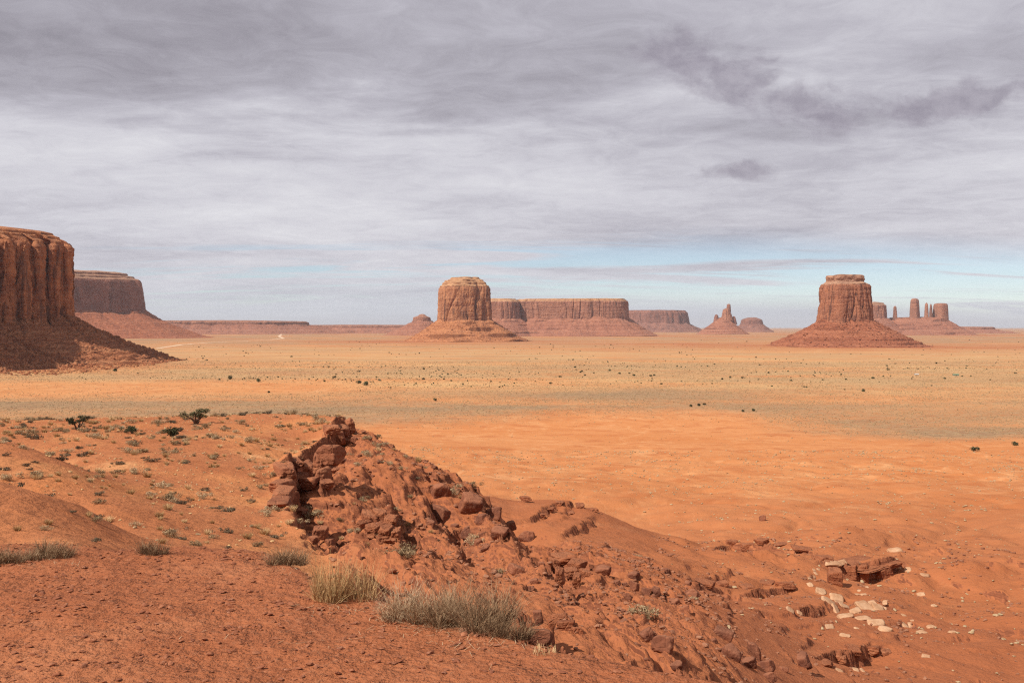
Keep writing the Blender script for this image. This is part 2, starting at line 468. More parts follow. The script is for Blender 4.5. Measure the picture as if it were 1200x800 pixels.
# bare orange lowland out to the valley floor
cv((450, 500, 560), (460, 520, 430), (520, 550, 300), (600, 570, 250), (700, 575, 245), (800, 600, 200), (800, 570, 260), (800, 540, 370), (800, 510, 525),
   (600, 540, 370), (600, 510, 525), (1000, 540, 370), (1000, 510, 525), (1200, 540, 370), (1200, 510, 525), (1000, 570, 252), (1200, 570, 245), (1000, 600, 190),
   (1200, 600, 185), (1350, 540, 370), (1350, 600, 185), (1350, 510, 525))
CT = np.array(_c)

def UY(x, y):
    y = np.maximum(y, 0.35 * np.abs(x) + 0.2)
    u = np.clip(600 + F * x / y, -300, 1400)
    return u, y

def emb(u, Y): return np.stack([u / 230.0, np.log(np.maximum(Y, 1.0)) * 2.3], -1)

def seg_sd(P, pts):
    """signed distance to an open polyline (positive on its right) and position along it 0..1"""
    best = np.full(len(P), 1e9); sg = np.zeros(len(P)); tt = np.zeros(len(P))
    L = np.concatenate([[0], np.cumsum(np.hypot(*np.diff(pts, axis=0).T))])
    for i in range(len(pts) - 1):
        a, b = pts[i], pts[i + 1]
        ab = b - a; l2 = (ab ** 2).sum()
        t = np.clip(((P - a) @ ab) / l2, 0, 1)
        q = a + t[:, None] * ab
        dx = P - q
        d = np.hypot(dx[:, 0], dx[:, 1])
        s = ab[1] * dx[:, 0] - ab[0] * dx[:, 1]
        mnew = d < best
        best[mnew] = d[mnew]; sg[mnew] = np.sign(s[mnew]); tt[mnew] = (L[i] + t * (L[i + 1] - L[i]))[mnew] / L[-1]
    return best * np.where(sg == 0, 1, sg), tt

class Gully:
    """a V-shaped channel; its left bank is the steeper one"""
    def __init__(self, pts, depth, wl, wr, seed):
        self.p = np.array(pts, float); self.h = depth; self.wl = wl; self.wr = wr; self.seed = seed
        self.lo = self.p.min(0) - 3 * max(wl, wr) - 2; self.hi = self.p.max(0) + 3 * max(wl, wr) + 2
    def __call__(self, x, y):
        out = np.zeros_like(x)
        m = (x > self.lo[0]) & (x < self.hi[0]) & (y > self.lo[1]) & (y < self.hi[1])
        if not m.any(): return out
        P = np.stack([x[m], y[m]], -1)
        d, t = seg_sd(P, self.p)
        d = d + 0.8 * fbm2(P[:, 0] / 3.0, P[:, 1] / 3.0, 3, 0.6, self.seed) + 0.35 * rid2(P[:, 0] / 0.9, P[:, 1] / 0.9, 2, 0.5, self.seed + 2)
        taper = ss(0.0, 0.2, t) * ss(1.0, 0.8, t)
        w_ = np.where(d > 0, self.wr, self.wl)
        out[m] = -self.h * taper * np.exp(-np.abs(d) / w_)
        return out

class Scarp:
    """a small cliff line: ground drops by h on the right of the polyline, and recovers over `reach` metres"""
    def __init__(self, pts, h, w, reach, seed, wig=0.6, tp=(0.3, 0.3)):
        self.tp = tp
        self.p = np.array(pts, float); self.h = h; self.w = w; self.reach = reach; self.seed = seed; self.wig = wig
        self.lo = self.p.min(0) - 3.5 * reach - 3; self.hi = self.p.max(0) + 3.5 * reach + 3
    def __call__(self, x, y):
        out = np.zeros_like(x)
        m = (x > self.lo[0]) & (x < self.hi[0]) & (y > self.lo[1]) & (y < self.hi[1])
        if not m.any(): return out
        P = np.stack([x[m], y[m]], -1)
        wg = self.wig
        d, t = seg_sd(P, self.p)
        fq = 3 * self.w + 0.9
        d = d + wg * (fbm2(P[:, 0] / (4 * self.w + 1.2), P[:, 1] / (4 * self.w + 1.2), 3, 0.6, self.seed) + 0.7 * rid2(P[:, 0] / fq, P[:, 1] / fq, 3, 0.6, self.seed + 3) - 0.2)
        a, b_ = self.tp
        taper = ss(0.0, a, t) * ss(1.0, 1.0 - b_, t)
        w_ = self.w
        # three beds one above the other, each with its own broken front
        st = 0.0
        for k_ in range(3):
            o_ = 0.8 * w_ * (k_ - 1) + 0.5 * wg * fbm2(P[:, 0] / 0.9 + 9 * k_, P[:, 1] / 0.9, 2, 0.6, self.seed + 5 + k_)
            st = st + ss(-0.45 * w_, 0.45 * w_, d + o_) / 3.0
        dec = np.exp(-np.maximum(d, 0) / self.reach) * np.exp(-np.maximum(-d, 0) / (self.reach * 2))
        lip = 0.10 * self.h * np.exp(-((d + w_) / (2 * w_)) ** 2)
        out[m] = taper * (-self.h * st * dec + lip)
        return out

def XY(u, Y): return ((u - 600) / F * Y, Y)
EDGE = [XY(412, 114), XY(406, 99), XY(388, 84), XY(347, 66), XY(340, 57), XY(342, 47), XY(366, 37), XY(385, 30)]
main_scarp = Scarp(EDGE[::-1][::-1], 3.0, 0.32, 8.0, 5, 0.5)
# the line runs towards the camera, so its right-hand side as drawn is on the left: reverse it
main_scarp.p = main_scarp.p[::-1].copy()
main_scarp.tp = (0.22, 0.30)
SCARPS = [main_scarp]

_E = emb(CT[:, 0], CT[:, 1])
def _phi(d2): return 0.5 * d2 * np.log(d2 + 1e-12)
def fit_rbf(E, z, lam=0.004):
    n = len(E)
    K = _phi(((E[:, None] - E[None]) ** 2).sum(-1)) + lam * np.eye(n)
    Pm = np.concatenate([np.ones((n, 1)), E], 1)
    A = np.zeros((n + 3, n + 3)); A[:n, :n] = K; A[:n, n:] = Pm; A[n:, :n] = Pm.T
    return np.linalg.solve(A, np.concatenate([z, np.zeros(3)]))
# fit z scaled by depth so that near and far points weigh the same on screen
_cx = (CT[:, 0] - 600) / F * CT[:, 1]
_zc = CT[:, 2] - main_scarp(_cx, CT[:, 1])
_W = fit_rbf(_E, _zc / (CT[:, 1] + 6.0))

def rbf(u, Y):
    out = np.empty(len(u))
    for i in range(0, len(u), 60000):
        s = slice(i, i + 60000)
        e = emb(u[s], Y[s])
        d2 = ((e ** 2).sum(1)[:, None] + (_E ** 2).sum(1)[None] - 2 * e @ _E.T)
        out[s] = (_phi(np.maximum(d2, 0)) @ _W[:-3] + _W[-3] + e @ _W[-2:])
    return out * (Y + 6.0)

_EU = np.array([-300, 0, 200, 300, 335, 370, 400, 470, 540, 610, 700, 800, 900, 1000, 1200, 1400])
_EY = np.array([7.9, 7.75, 7.7, 7.6, 7.25, 6.75, 6.5, 5.95, 5.65, 5.4, 5.08, 4.8, 4.6, 4.4, 4.1, 3.8])
def shelf_edge(u): return np.interp(u, _EU, _EY)

VB_U = np.array([-300, 0, 250, 400, 500, 650, 750, 850, 900, 1000, 1100, 1200, 1400])
VB_V = np.array([500, 498, 497, 494, 492, 484, 478, 482, 492, 508, 517, 514, 512])

def base_height(x, y):
    x = np.asarray(x, float).ravel(); y = np.asarray(y, float).ravel()
    u, Y = UY(x, y)
    z = np.full(len(x), -60.0)
    m = Y < 700
    if m.any(): z[m] = rbf(u[m], np.clip(Y[m], 7.5, 620))
    k = ss(440, 640, Y)
    z = z * (1 - k) - 60.0 * k
    ye = shelf_edge(u) + 0.35 * fbm2(x * 0.9, y * 0.9, 3, 0.5, 3)
    p = ss(0.0, 1.0, (Y - ye) / (0.32 * ye))
    z = (-1.7 - 0.02 * (Y - 5)) * (1 - p) + z * p
    return z

def zone(x, y):
    """weights: foreground shelf, spur top, broken slope, badland, plain"""
    u, Y = UY(x, y)
    shelf = 1 - ss(0.0, 1.0, (Y - shelf_edge(u)) / 1.5)
    edge_u = np.interp(Y, [6, 30, 37, 47, 57, 66, 84, 99, 114, 140], [380, 385, 366, 342, 340, 347, 388, 406, 412, 412])
    right = ss(-12, 25, u - edge_u)
    slope = right * (1 - shelf) * (1 - ss(105, 150, Y)) * (1 - 0.72 * ss(78, 98, Y) * ss(545, 600, u)) * (1 - ss(780, 900, u + 0.6 * (Y - 60)))
    spur = (1 - right) * (1 - shelf) * (1 - ss(120, 160, Y))
    bad = np.clip(1 - shelf - slope - spur, 0, 1) * np.where(Y < 150, 0.25 + 0.75 * ss(735, 800, u), 1.0) * (1 - ss(330, 560, Y))
    plain = ss(330, 560, Y)
    return shelf, spur, slope, bad, plain

def height(x, y, detail=True):
    x = np.asarray(x, float).ravel(); y = np.asarray(y, float).ravel()
    z = base_height(x, y)
    for s in SCARPS: z = z + s(x, y)
    if not detail: return z
    shelf, spur, slope, bad, plain = zone(x, y)
    m = shelf > 0.01
    if m.any():
        a, b_ = x[m], y[m]
        z[m] += shelf[m] * (0.028 * fbm2(a / 1.1, b_ / 1.1, 3, 0.5, 21) + 0.0085 * fbm2(a / 0.22, b_ / 0.22, 5, 0.62, 22)
                            + 0.004 * np.maximum(0, rid2(a / 0.40 , b_ / 0.13, 3, 0.5, 24) - 0.35))
    m = spur > 0.01
    if m.any():
        a, b_ = x[m], y[m]
        z[m] += spur[m] * (0.22 * fbm2(a / 7, b_ / 7, 3, 0.5, 31) + 0.07 * fbm2(a / 1.0, b_ / 1.0, 3, 0.55, 32))
    m = slope > 0.01
    if m.any():
        a, b_ = x[m], y[m]
        al = a * 0.32 - b_ * 0.95                     # beds run down the slope, towards the right and the viewer
        pe = a * 0.95 + b_ * 0.32
        wv = 0.9 * fbm2(a / 6, b_ / 6, 3, 0.5, 44)
        bed = rid2(al / 15.0 + wv, pe / 2.6 + wv, 4, 0.6, 41)
        bed2 = rid2(al / 5.0 + wv, pe / 0.9, 3, 0.6, 45)
        ch = np.floor(bed * 3.0) / 3.0 * 0.5 + bed * 0.5      # broken into small steps
        gul = rid2(pe / 7.5 + wv, al / 34.0, 2, 0.45, 47)
        z[m] += slope[m] * (0.80 * gul + 0.46 * ch + 0.13 * bed2 + 0.34 * fbm2(a / 3.2, b_ / 3.2, 4, 0.6, 42) + 0.16 * fbm2(a / 0.6, b_ / 0.6, 4, 0.65, 43)) * ss(7.5, 14, b_)
    m = bad > 0.01
    if m.any():
        a, b_ = x[m], y[m]
        bil = np.abs(pn2(a / 26, b_ / 34, 51)) + 0.5 * np.abs(pn2(a / 11 + 3, b_ / 14, 52)) + 0.2 * np.abs(pn2(a / 4.5, b_ / 5.5, 53))
        far_ = ss(140, 230, b_)
        chn = np.maximum(0, rid2(a / 48 + 0.5 * fbm2(a / 30, b_ / 30, 2, 0.5, 58), b_ / 80, 3, 0.5, 57) - 0.35)
        z[m] -= bad[m] * 2.2 * chn ** 1.5 * ss(60, 120, b_)
        z[m] += bad[m] * ((2.3 - 1.5 * far_) * (bil - 0.45) * ss(48, 110, b_) + (0.6 - 0.25 * far_) * (bil - 0.4) + 0.12 * fbm2(a / 2.0, b_ / 2.0, 4, 0.6, 54) + 0.9 * fbm2(a / 70, b_ / 90, 3, 0.5, 55))
    # flat-lying beds crop out as little benches on the slope and round the basin
    bw = np.clip(slope * ss(9, 20, y) + 0.9 * bad * ss(190, 120, y), 0, 1)
    m = bw > 0.02
    if m.any():
        a, b_ = x[m], y[m]
        hb = 0.75 + 0.45 * ss(50, 110, b_)
        k = z[m] / hb + 0.35 * fbm2(a / 6, b_ / 6, 3, 0.55, 65) + 0.10 * fbm2(a / 0.8, b_ / 0.8, 2, 0.6, 66)
        fl = np.floor(k); fr = k - fl
        gate = ss(-0.10, 0.30, fbm2(a / 9 + fl * 3.3, b_ / 9, 3, 0.55, 67)) * (0.35 + 0.65 * ss(-0.2, 0.3, fbm2(a / 2.2 + fl * 1.7, b_ / 2.2, 2, 0.6, 68)))
        z[m] += bw[m] * gate * 0.95 * (ss(0.42, 0.60, fr) - fr) * hb
    m = plain > 0.01
    if m.any():
        a, b_ = x[m], y[m]
        z[m] += plain[m] * (1.0 * fbm2(a / 160, b_ / 200, 3, 0.5, 61) + 0.25 * fbm2(a / 14, b_ / 18, 3, 0.5, 62)) * ss(3500, 1500, b_)
    return z

_YS = 3.0 * (1000.0 / 3.0) ** np.linspace(0, 1, 1500)
def hits(uv, detail=True):
    """where the line of sight through each (u, v) meets the ground"""
    res = []
    for (u, v) in uv:
        xs = (u - 600) / F * _YS
        zr = UZ(v, _YS)
        zg = height(xs, _YS, detail)
        k = np.nonzero(zr < zg)[0]
        if len(k) == 0:
            Y = 60.0 * F / max(v - HV, 2.0)
        else:
            i = max(1, k[0]); a0 = zr[i - 1] - zg[i - 1]; a1 = zr[i] - zg[i]
            f = a0 / (a0 - a1) if a0 > a1 else 0.0
            Y = _YS[i - 1] + min(max(f, 0), 1) * (_YS[i] - _YS[i - 1])
        x = (u - 600) / F * Y
        res.append((x, Y, float(height([x], [Y], detail)[0])))
    return res

def add_scarp(uv, h, w, reach, seed, wig=0.5, flip=False, smooth=True):
    p = np.array([q[:2] for q in hits(uv, False)])
    if smooth:
        # the line follows one bed, so its distance changes steadily along it
        us = np.array([q[0] for q in uv], float)
        k_ = np.polyfit(us, p[:, 1], 1)
        yy = np.polyval(k_, us) * 0.75 + p[:, 1] * 0.25
        p = np.stack([(us - 600) / F * yy, yy], -1)
    p = [tuple(q) for q in p]
    # order the line so that the camera lies on its right-hand, dropping side
    a, b_ = np.array(p[0]), np.array(p[-1])
    s = (b_[1] - a[1]) * (0 - a[0]) - (b_[0] - a[0]) * (0 - a[1])
    if (s < 0) != flip: p = p[::-1]
    return Scarp(p, h, w, reach, seed, wig)

_new = [add_scarp([(830, 639), (858, 635), (893, 636), (925, 641), (968, 650)], 1.5, 0.30, 7.0, 71, 0.9),
        add_scarp([(948, 656), (985, 664), (1020, 666), (1052, 662), (1072, 660)], 2.2, 0.25, 7.5, 72, 0.6),
        add_scarp([(793, 682), (825, 684), (850, 684), (866, 682)], 1.1, 0.25, 3.0, 73, 0.6),
        add_scarp([(856, 692), (876, 690), (895, 685), (915, 683), (940, 686)], 1.1, 0.25, 3.0, 74, 0.6),
        add_scarp([(925, 722), (950, 718), (970, 713), (992, 714)], 0.8, 0.25, 5.0, 75, 0.6),
        add_scarp([(950, 778), (978, 770), (1000, 760), (1020, 758), (1046, 762)], 1.3, 0.25, 6.0, 76, 0.7),
        add_scarp([(608, 616), (632, 602), (657, 587)], 1.0, 0.3, 3.0, 77, 0.9, smooth=False),
        add_scarp([(636, 624), (662, 604), (686, 589)], 1.0, 0.3, 3.0, 78, 0.9, smooth=False),
        Scarp([XY(652, 96), XY(680, 112), XY(704, 136)], 0.8, 0.3, 3.0, 79, 0.9),
        Scarp([XY(641, 60), XY(655, 62), XY(680, 62), XY(696, 60)], 1.3, 0.2, 2.5, 80, 0.5),
        add_scarp([(430, 560), (470, 590), (510, 625), (560, 655)], 1.0, 0.3, 3.0, 83, 1.2, flip=True),
        add_scarp([(470, 560), (510, 592), (545, 625), (600, 665)], 0.8, 0.3, 2.5, 85, 1.2, flip=True),
        add_scarp([(520, 640), (560, 668), (600, 700), (640, 735)], 0.8, 0.3, 2.5, 86, 1.2, flip=True),
        Scarp([XY(640, 30), XY(655, 31), XY(672, 31), XY(692, 30)], 0.7, 0.2, 1.6, 84, 0.4)]
SCARPS += _new
def add_gully(uv, depth, wl, wr, seed):
    p = np.array([q[:2] for q in hits(uv, False)])
    # drawn from far to near: the left bank, as seen by the viewer, must be on the negative side
    if p[0, 1] < p[-1, 1]: p = p[::-1]
    return Gully(p[::-1], depth, wl, wr, seed)
SCARPS += [add_gully([(352, 588), (372, 606), (400, 636), (440, 664), (492, 690)], 2.6, 0.55, 2.2, 141),
           add_gully([(420, 552), (452, 575), (478, 606), (505, 645), (548, 688)], 2.0, 0.6, 2.4, 142),
           add_gully([(478, 556), (508, 588), (534, 618), (580, 660), (632, 706)], 1.5, 0.6, 2.2, 143),
           add_gully([(590, 606), (616, 636), (650, 664), (700, 704), (745, 744)], 1.5, 0.6, 2.4, 144),
           add_gully([(668, 690), (690, 715), (722, 742), (752, 766)], 1.2, 0.5, 1.8, 145)]

def X(u, Y): return (u - 600) / F * Y
def build_ground():
    th_f = np.radians(np.arange(-31, 31.001, 0.1))
    th_c = np.radians(np.concatenate([np.arange(34, 60, 3), np.arange(65, 180, 8)]))
    th = np.concatenate([-th_c[::-1], th_f, th_c])
    r = [0.8]
    while r[-1] < 60000:
        q = r[-1]
        if q < 3: d = 0.012
        elif q < 9: d = 0.0024 * q
        elif q < 150: d = 0.0030 * q
        elif q < 400: d = 0.0042 * q
        elif q < 2500: d = 0.011 * q
        else: d = 0.05 * q
        r.append(q + d)
    r = np.array(r)
    RR, TT = np.meshgrid(r, th, indexing='ij')
    x = (RR * np.sin(TT)).ravel(); y = (RR * np.cos(TT)).ravel()
    z = height(x, y)
    V = np.stack([x, y, z], -1)
    nr, nc = RR.shape
    Fc = grid_faces(nr, nc, wrap=True)[:, ::-1]
    # cover weights
    u, Y = UY(x, y)
    v = HV + 60 * F / np.maximum(Y, 1)
    shelf, spur, slope, bad, plain = zone(x, y)
    orange = np.clip(0.02 * shelf + 0.26 * spur + 0.10 * slope + bad * (0.07 + 0.81 * ss(100, 330, Y)) + 0.18 * ss(84, 100, Y) * ss(545, 600, u) * (1 - ss(105, 300, Y)) * 0.7 + plain, 0, 1)
    orange *= 1 - 0.35 * ss(2200, 4200, Y) * ss(-0.3, 0.3, fbm2(x / 500, y / 160, 4, 0.6, 99))
    vb = np.interp(u, VB_U, VB_V) + 9 * fbm2(x / 80, y / 120, 3, 0.6, 91) + 7 * fbm2(x / 14, y / 20, 4, 0.7, 94)
    band_ = ss(5, -8, v - vb) * ss(-36, -16, v - vb)
    red = np.zeros(len(x))
    for (bx_, by_, br_) in ((X(543, 4100.), 4150., 480.), (X(989, 3050.), 3100., 640.), (-760., 1540., 260.), (X(676, 6600.), 6900., 900.), (X(1083, 7600.), 7700., 900.)):
        red = np.maximum(red, np.exp(-(np.hypot((x - bx_) * 0.8, y - by_) / br_) ** 2 + 0.6 * fbm2(x / 260, y / 90, 4, 0.6, 97)))
    red = np.clip(red, 0, 1) * ss(1000, 1500, y)
    orange *= 1 - 0.8 * red
    orange = np.clip(orange + spur * 0.42 * ss(0.0, 0.5, fbm2(x / 7, y / 9, 4, 0.6, 98) + 0.25 * ss(200, 300, u) * ss(112, 85, Y)), 0, 1)
    scrub = ss(15, -14, v - vb) * 0.95 * (1 - 0.92 * red)
    orange_band = ss(444, 450, v) * ss(467, 458, v) * ss(520, 330, u)
    scrub *= 1 - 0.85 * orange_band
    track = np.abs(v - (402 + 0.055 * (u - 500) + 3 * fbm2(u / 90, u * 0, 2, 0.5, 5)))
    mid = ss(400, 412, v) * ss(470, 452, v)
    bare = ss(0.12, 0.42, fbm2(x / 420 + 3, y / 130, 4, 0.55, 96))
    scrub *= 1 - 0.75 * bare * ss(455, 445, v)
    grass = (1 - 0.9 * red) * (1 - 0.6 * band_) * ss(0, -6, v - vb) * (0.25 + 0.45 * mid) * (1 - 0.7 * orange_band) * (1 - 0.5 * bare)
    scrub = np.where(v < 470, scrub * (0.55 + 0.45 * ss(412, 398, v)), scrub)
    scrub = np.clip(np.maximum(scrub, band_ * 1.0), 0, 1)
    scrub = np.clip(scrub + 0.10 * spur * ss(0.1, 0.5, fbm2(x / 9, y / 9, 3, 0.5, 95)), 0, 1)
    redband = ss(0.02, 0.35, fbm2(x / 900 + 5, y / 260, 4, 0.55, 93)) * ss(1900, 2900, Y)
    grass *= 1 - 0.85 * redband; scrub *= 1 - 0.75 * redband; orange *= 1 - 0.5 * redband
    near = ss(16, 9, np.hypot(x, y))
    cov = np.stack([scrub, orange, np.clip(grass, 0, 1), near], -1).astype(np.float32)
    me = mesh_np('ground', V, Fc, M['ground'])
    ca = me.attributes.new('cover', 'FLOAT_COLOR', 'POINT')
    ca.data.foreach_set('color', cov.ravel())
    o = link('ground', me)
    tag(o, 'red and orange desert ground running from the shelf to the horizon', 'ground', None, 'structure')
    return o
ground = build_ground()

def ground_z(x, y): return float(height([x], [y])[0])

# pale track across the valley on the left
def build_track():
    uv = [(185, 408), (215, 403.5), (250, 401), (285, 399.5), (318, 398), (332, 396.5), (327, 394), (330, 391.5)]
    P_ = np.array([XY(u, 60 * F / (v - HV)) for u, v in uv])
    n = 90
    L = np.concatenate([[0], np.cumsum(np.hypot(*np.diff(P_, axis=0).T))]); s = np.linspace(0, L[-1], n)
    c = np.stack([np.interp(s, L, P_[:, 0]), np.interp(s, L, P_[:, 1])], -1)
    c[:, 0] += 8 * fbm2(s / 150, s * 0, 2, 0.5, 8)
    d = np.gradient(c, axis=0); d /= np.hypot(d[:, 0], d[:, 1])[:, None]
    nrm = np.stack([-d[:, 1], d[:, 0]], -1)
    wd = 9 + 3 * fbm2(s / 60, s * 0 + 4, 2, 0.5, 9)
    rows = [c + nrm * (wd * k)[:, None] for k in (-1.0, -0.5, 0.0, 0.5, 1.0)]
    XYp = np.stack(rows, 1).reshape(-1, 2)
    z = height(XYp[:, 0], XYp[:, 1]) + 0.25
    V = np.concatenate([XYp, z[:, None]], 1)
    m = plain_mat('pale_track', [(0.60, 0.40, 0.25), (0.72, 0.55, 0.40)], 0.95, 0.02)
    o = link('dirt_road', mesh_np('dirt_road', V, grid_faces(n, 5), m))
    tag(o, 'pale dirt road curving across the valley floor', 'road', None, 'structure')
build_track()

# ------------------------------------------------------------------ buttes and mesas
def cliff_mat(name, base, dark, light, sc, streak):
    return rock_material(name, base, dark, light, sc, 0.55, 0.3, 0.32, streak)
M['cliff_near'] = cliff_mat('cliff_near', (0.47, 0.190, 0.088), (0.27, 0.098, 0.050), (0.58, 0.27, 0.13), 0.075, 0.8)
M['cliff_mid'] = cliff_mat('cliff_mid', (0.43, 0.188, 0.088), (0.28, 0.112, 0.060), (0.53, 0.27, 0.14), 0.055, 0.9)
M['cliff_red'] = cliff_mat('cliff_red', (0.36, 0.142, 0.075), (0.24, 0.09, 0.052), (0.46, 0.21, 0.115), 0.06, 0.9)
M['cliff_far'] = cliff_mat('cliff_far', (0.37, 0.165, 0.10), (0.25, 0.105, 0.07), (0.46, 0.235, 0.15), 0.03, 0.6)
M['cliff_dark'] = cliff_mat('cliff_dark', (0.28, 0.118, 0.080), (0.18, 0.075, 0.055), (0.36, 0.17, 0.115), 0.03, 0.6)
M['cap_mid'] = rock_material('cap_mid', (0.46, 0.235, 0.115), (0.28, 0.13, 0.07), (0.56, 0.33, 0.175), 0.09, 0.5, 0.5, 0.6)
M['cap_dark'] = rock_material('cap_dark', (0.33, 0.165, 0.10), (0.21, 0.095, 0.062), (0.46, 0.27, 0.17), 0.05, 0.4, 0.5, 0.6)
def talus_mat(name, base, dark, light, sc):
    return rock_material(name, base, dark, light, sc, 0.7, 0.0, 0.85, 0.0, ledge_shade=0.55)
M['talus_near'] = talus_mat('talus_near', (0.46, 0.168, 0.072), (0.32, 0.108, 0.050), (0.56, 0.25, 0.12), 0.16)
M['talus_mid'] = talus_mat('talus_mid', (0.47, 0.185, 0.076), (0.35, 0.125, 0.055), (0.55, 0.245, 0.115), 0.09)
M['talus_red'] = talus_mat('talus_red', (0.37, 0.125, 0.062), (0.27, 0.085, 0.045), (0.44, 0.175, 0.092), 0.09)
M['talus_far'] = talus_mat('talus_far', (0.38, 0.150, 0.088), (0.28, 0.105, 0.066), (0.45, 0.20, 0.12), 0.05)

def resample(poly, N, rounds):
    """closed polygon -> N points evenly spaced, corners rounded (Chaikin), with outward normals"""
    p = np.array(poly, float)
    for _ in range(rounds):
        q = np.roll(p, -1, 0)
        p = np.stack([0.75 * p + 0.25 * q, 0.25 * p + 0.75 * q], 1).reshape(-1, 2)
    pc = np.concatenate([p, p[:1]])
    L = np.concatenate([[0], np.cumsum(np.hypot(*np.diff(pc, axis=0).T))])
    s = np.linspace(0, L[-1], N, endpoint=False)
    c = np.stack([np.interp(s, L, pc[:, 0]), np.interp(s, L, pc[:, 1])], -1)
    area = 0.5 * np.sum(c[:, 0] * np.roll(c[:, 1], -1) - np.roll(c[:, 0], -1) * c[:, 1])
    if area < 0: c = c[::-1].copy()
    d = np.roll(c, -3, 0) - np.roll(c, 3, 0)
    n = np.stack([d[:, 1], -d[:, 0]], -1)
    n /= np.hypot(n[:, 0], n[:, 1])[:, None]
    return c, n, L[-1] / N

def superellipse(cx, cy, wx, wy, n=3.2, rot=0.0, N=96):
    a = np.linspace(0, 2 * math.pi, N, endpoint=False)
    x = np.sign(np.cos(a)) * np.abs(np.cos(a)) ** (2 / n) * wx / 2
    y = np.sign(np.sin(a)) * np.abs(np.sin(a)) ** (2 / n) * wy / 2
    c, s = math.cos(rot), math.sin(rot)
    return np.stack([cx + x * c - y * s, cy + x * s + y * c], -1)

def ring_mesh(name, rows, mat, close_top=False):
    """rows: list of (N,3) arrays from bottom to top"""
    A = np.stack(rows); nr, nc = A.shape[:2]
    V = A.reshape(-1, 3); Fc = grid_faces(nr, nc, wrap=True)
    if close_top:
        top = A[-1].mean(0)
        V = np.concatenate([V, top[None]])
        b = (nr - 1) * nc
        j = np.arange(nc)
        cap = np.stack([b + j, b + (j + 1) % nc, np.full(nc, len(V) - 1), np.full(nc, len(V) - 1)], -1)
        # keep quads only: use degenerate-free fan of triangles via half quads
        jj = np.arange(0, nc - 1, 2)
        cap = np.stack([b + jj, b + jj + 1, b + (jj + 2) % nc, np.full(len(jj), len(V) - 1)], -1)
        Fc = np.concatenate([Fc, cap])
    return mesh_np(name, V, Fc, mat)

def cliff_rows(c, n, z0, z1, nz, ctr, batter, flute, fw, seed, ledge=1.0, crack=1.0, crack2=0.35):
    """vertical wall: columns split by deep cracks, horizontal ledges, small roughness"""
    zs = np.linspace(z0, z1, nz); H_ = z1 - z0
    rows = []
    for z in zs:
        t = (z - z0) / H_
        off = batter * (z1 - z)
        wx_ = 0.55 * fw * pn3(c[:, 0] / (2 * fw), c[:, 1] / (2 * fw), np.full(len(c), z / (5 * fw)), seed + 12)
        x0_, y0_ = c[:, 0], c[:, 1]
        x, y = x0_ + wx_, y0_ - wx_
        zz_ = np.full(len(c), z)
        big_ = pn3(x / (3.2 * fw), y / (3.2 * fw), zz_ / (9 * fw), seed)
        col_ = 1 - np.abs(pn3(x / fw, y / fw, zz_ / (6.5 * fw), seed + 1)) * 2.2
        col2 = 1 - np.abs(pn3(x / (0.45 * fw), y / (0.45 * fw), zz_ / (2.6 * fw), seed + 2)) * 2.2
        lg = fbm3(x / (2.5 * fw), y / (2.5 * fw), zz_ / (0.30 * fw), 3, 0.6, seed + 3)
        sm = fbm3(x / (0.22 * fw), y / (0.22 * fw), zz_ / (0.3 * fw), 3, 0.6, seed + 4)
        gate = ss(-0.25, 0.45, pn3(x / (3.6 * fw) + 7, y / (3.6 * fw), zz_ / (8 * fw), seed + 11))
        ck = (np.maximum(0, col_) ** 3 * crack + crack2 * np.maximum(0, col2) ** 2) * (0.15 + 0.95 * gate)
        o = off + flute * (0.9 * big_ - 0.9 * ck + 0.25 * ledge * lg + 0.16 * sm)
        o = o - min(4.0, flute * 0.35) * ss(0.92, 1.0, t) ** 2
        rows.append(np.stack([x0_ + n[:, 0] * o, y0_ + n[:, 1] * o, zz_], -1))
    return rows

def cap_rows(top, ctr, prof, seed, fw, rough):
    """ledges above the wall: prof = [(scale towards centre, rise)]"""
    rows = []
    c2 = top[:, :2]; zb = top[:, 2]
    kk = max(5, len(c2) // 16) | 1
    ker = np.hanning(kk + 2)[1:-1]; ker /= ker.sum()
    h_ = kk // 2
    sm_ = np.stack([np.convolve(np.concatenate([c2[-h_:, a], c2[:, a], c2[:h_, a]]), ker, 'valid') for a in (0, 1)], -1)
    for i, (s, dz) in enumerate(prof):
        mx = min(1.0, (1 - s) / 0.08)
        xy = ctr + (c2 * (1 - mx) + sm_ * mx - ctr) * s
        k = rough * fbm3(xy[:, 0] / fw, xy[:, 1] / fw, np.full(len(xy), dz * 0.13), 3, 0.55, seed)
        d = xy - ctr; d /= np.maximum(np.hypot(d[:, 0], d[:, 1]), 1e-3)[:, None]
        xy2 = xy + d * (k * (1 if s > 0.15 else 0))[:, None]
        zz_ = zb + dz + (0.30 * rough * pn2(xy[:, 0] / fw, xy[:, 1] / fw, seed + 9) if i else 0)
        rows.append(np.concatenate([xy2, np.broadcast_to(zz_, (len(xy),))[:, None]], 1))
    return rows

def dense(prof, k=4):
    out = []
    for (a, b_) in zip(prof[:-1], prof[1:]):
        for i in range(k):
            f = i / k
            out.append((a[0] + (b_[0] - a[0]) * f, a[1] + (b_[1] - a[1]) * f))
    out.append(prof[-1])
    return out

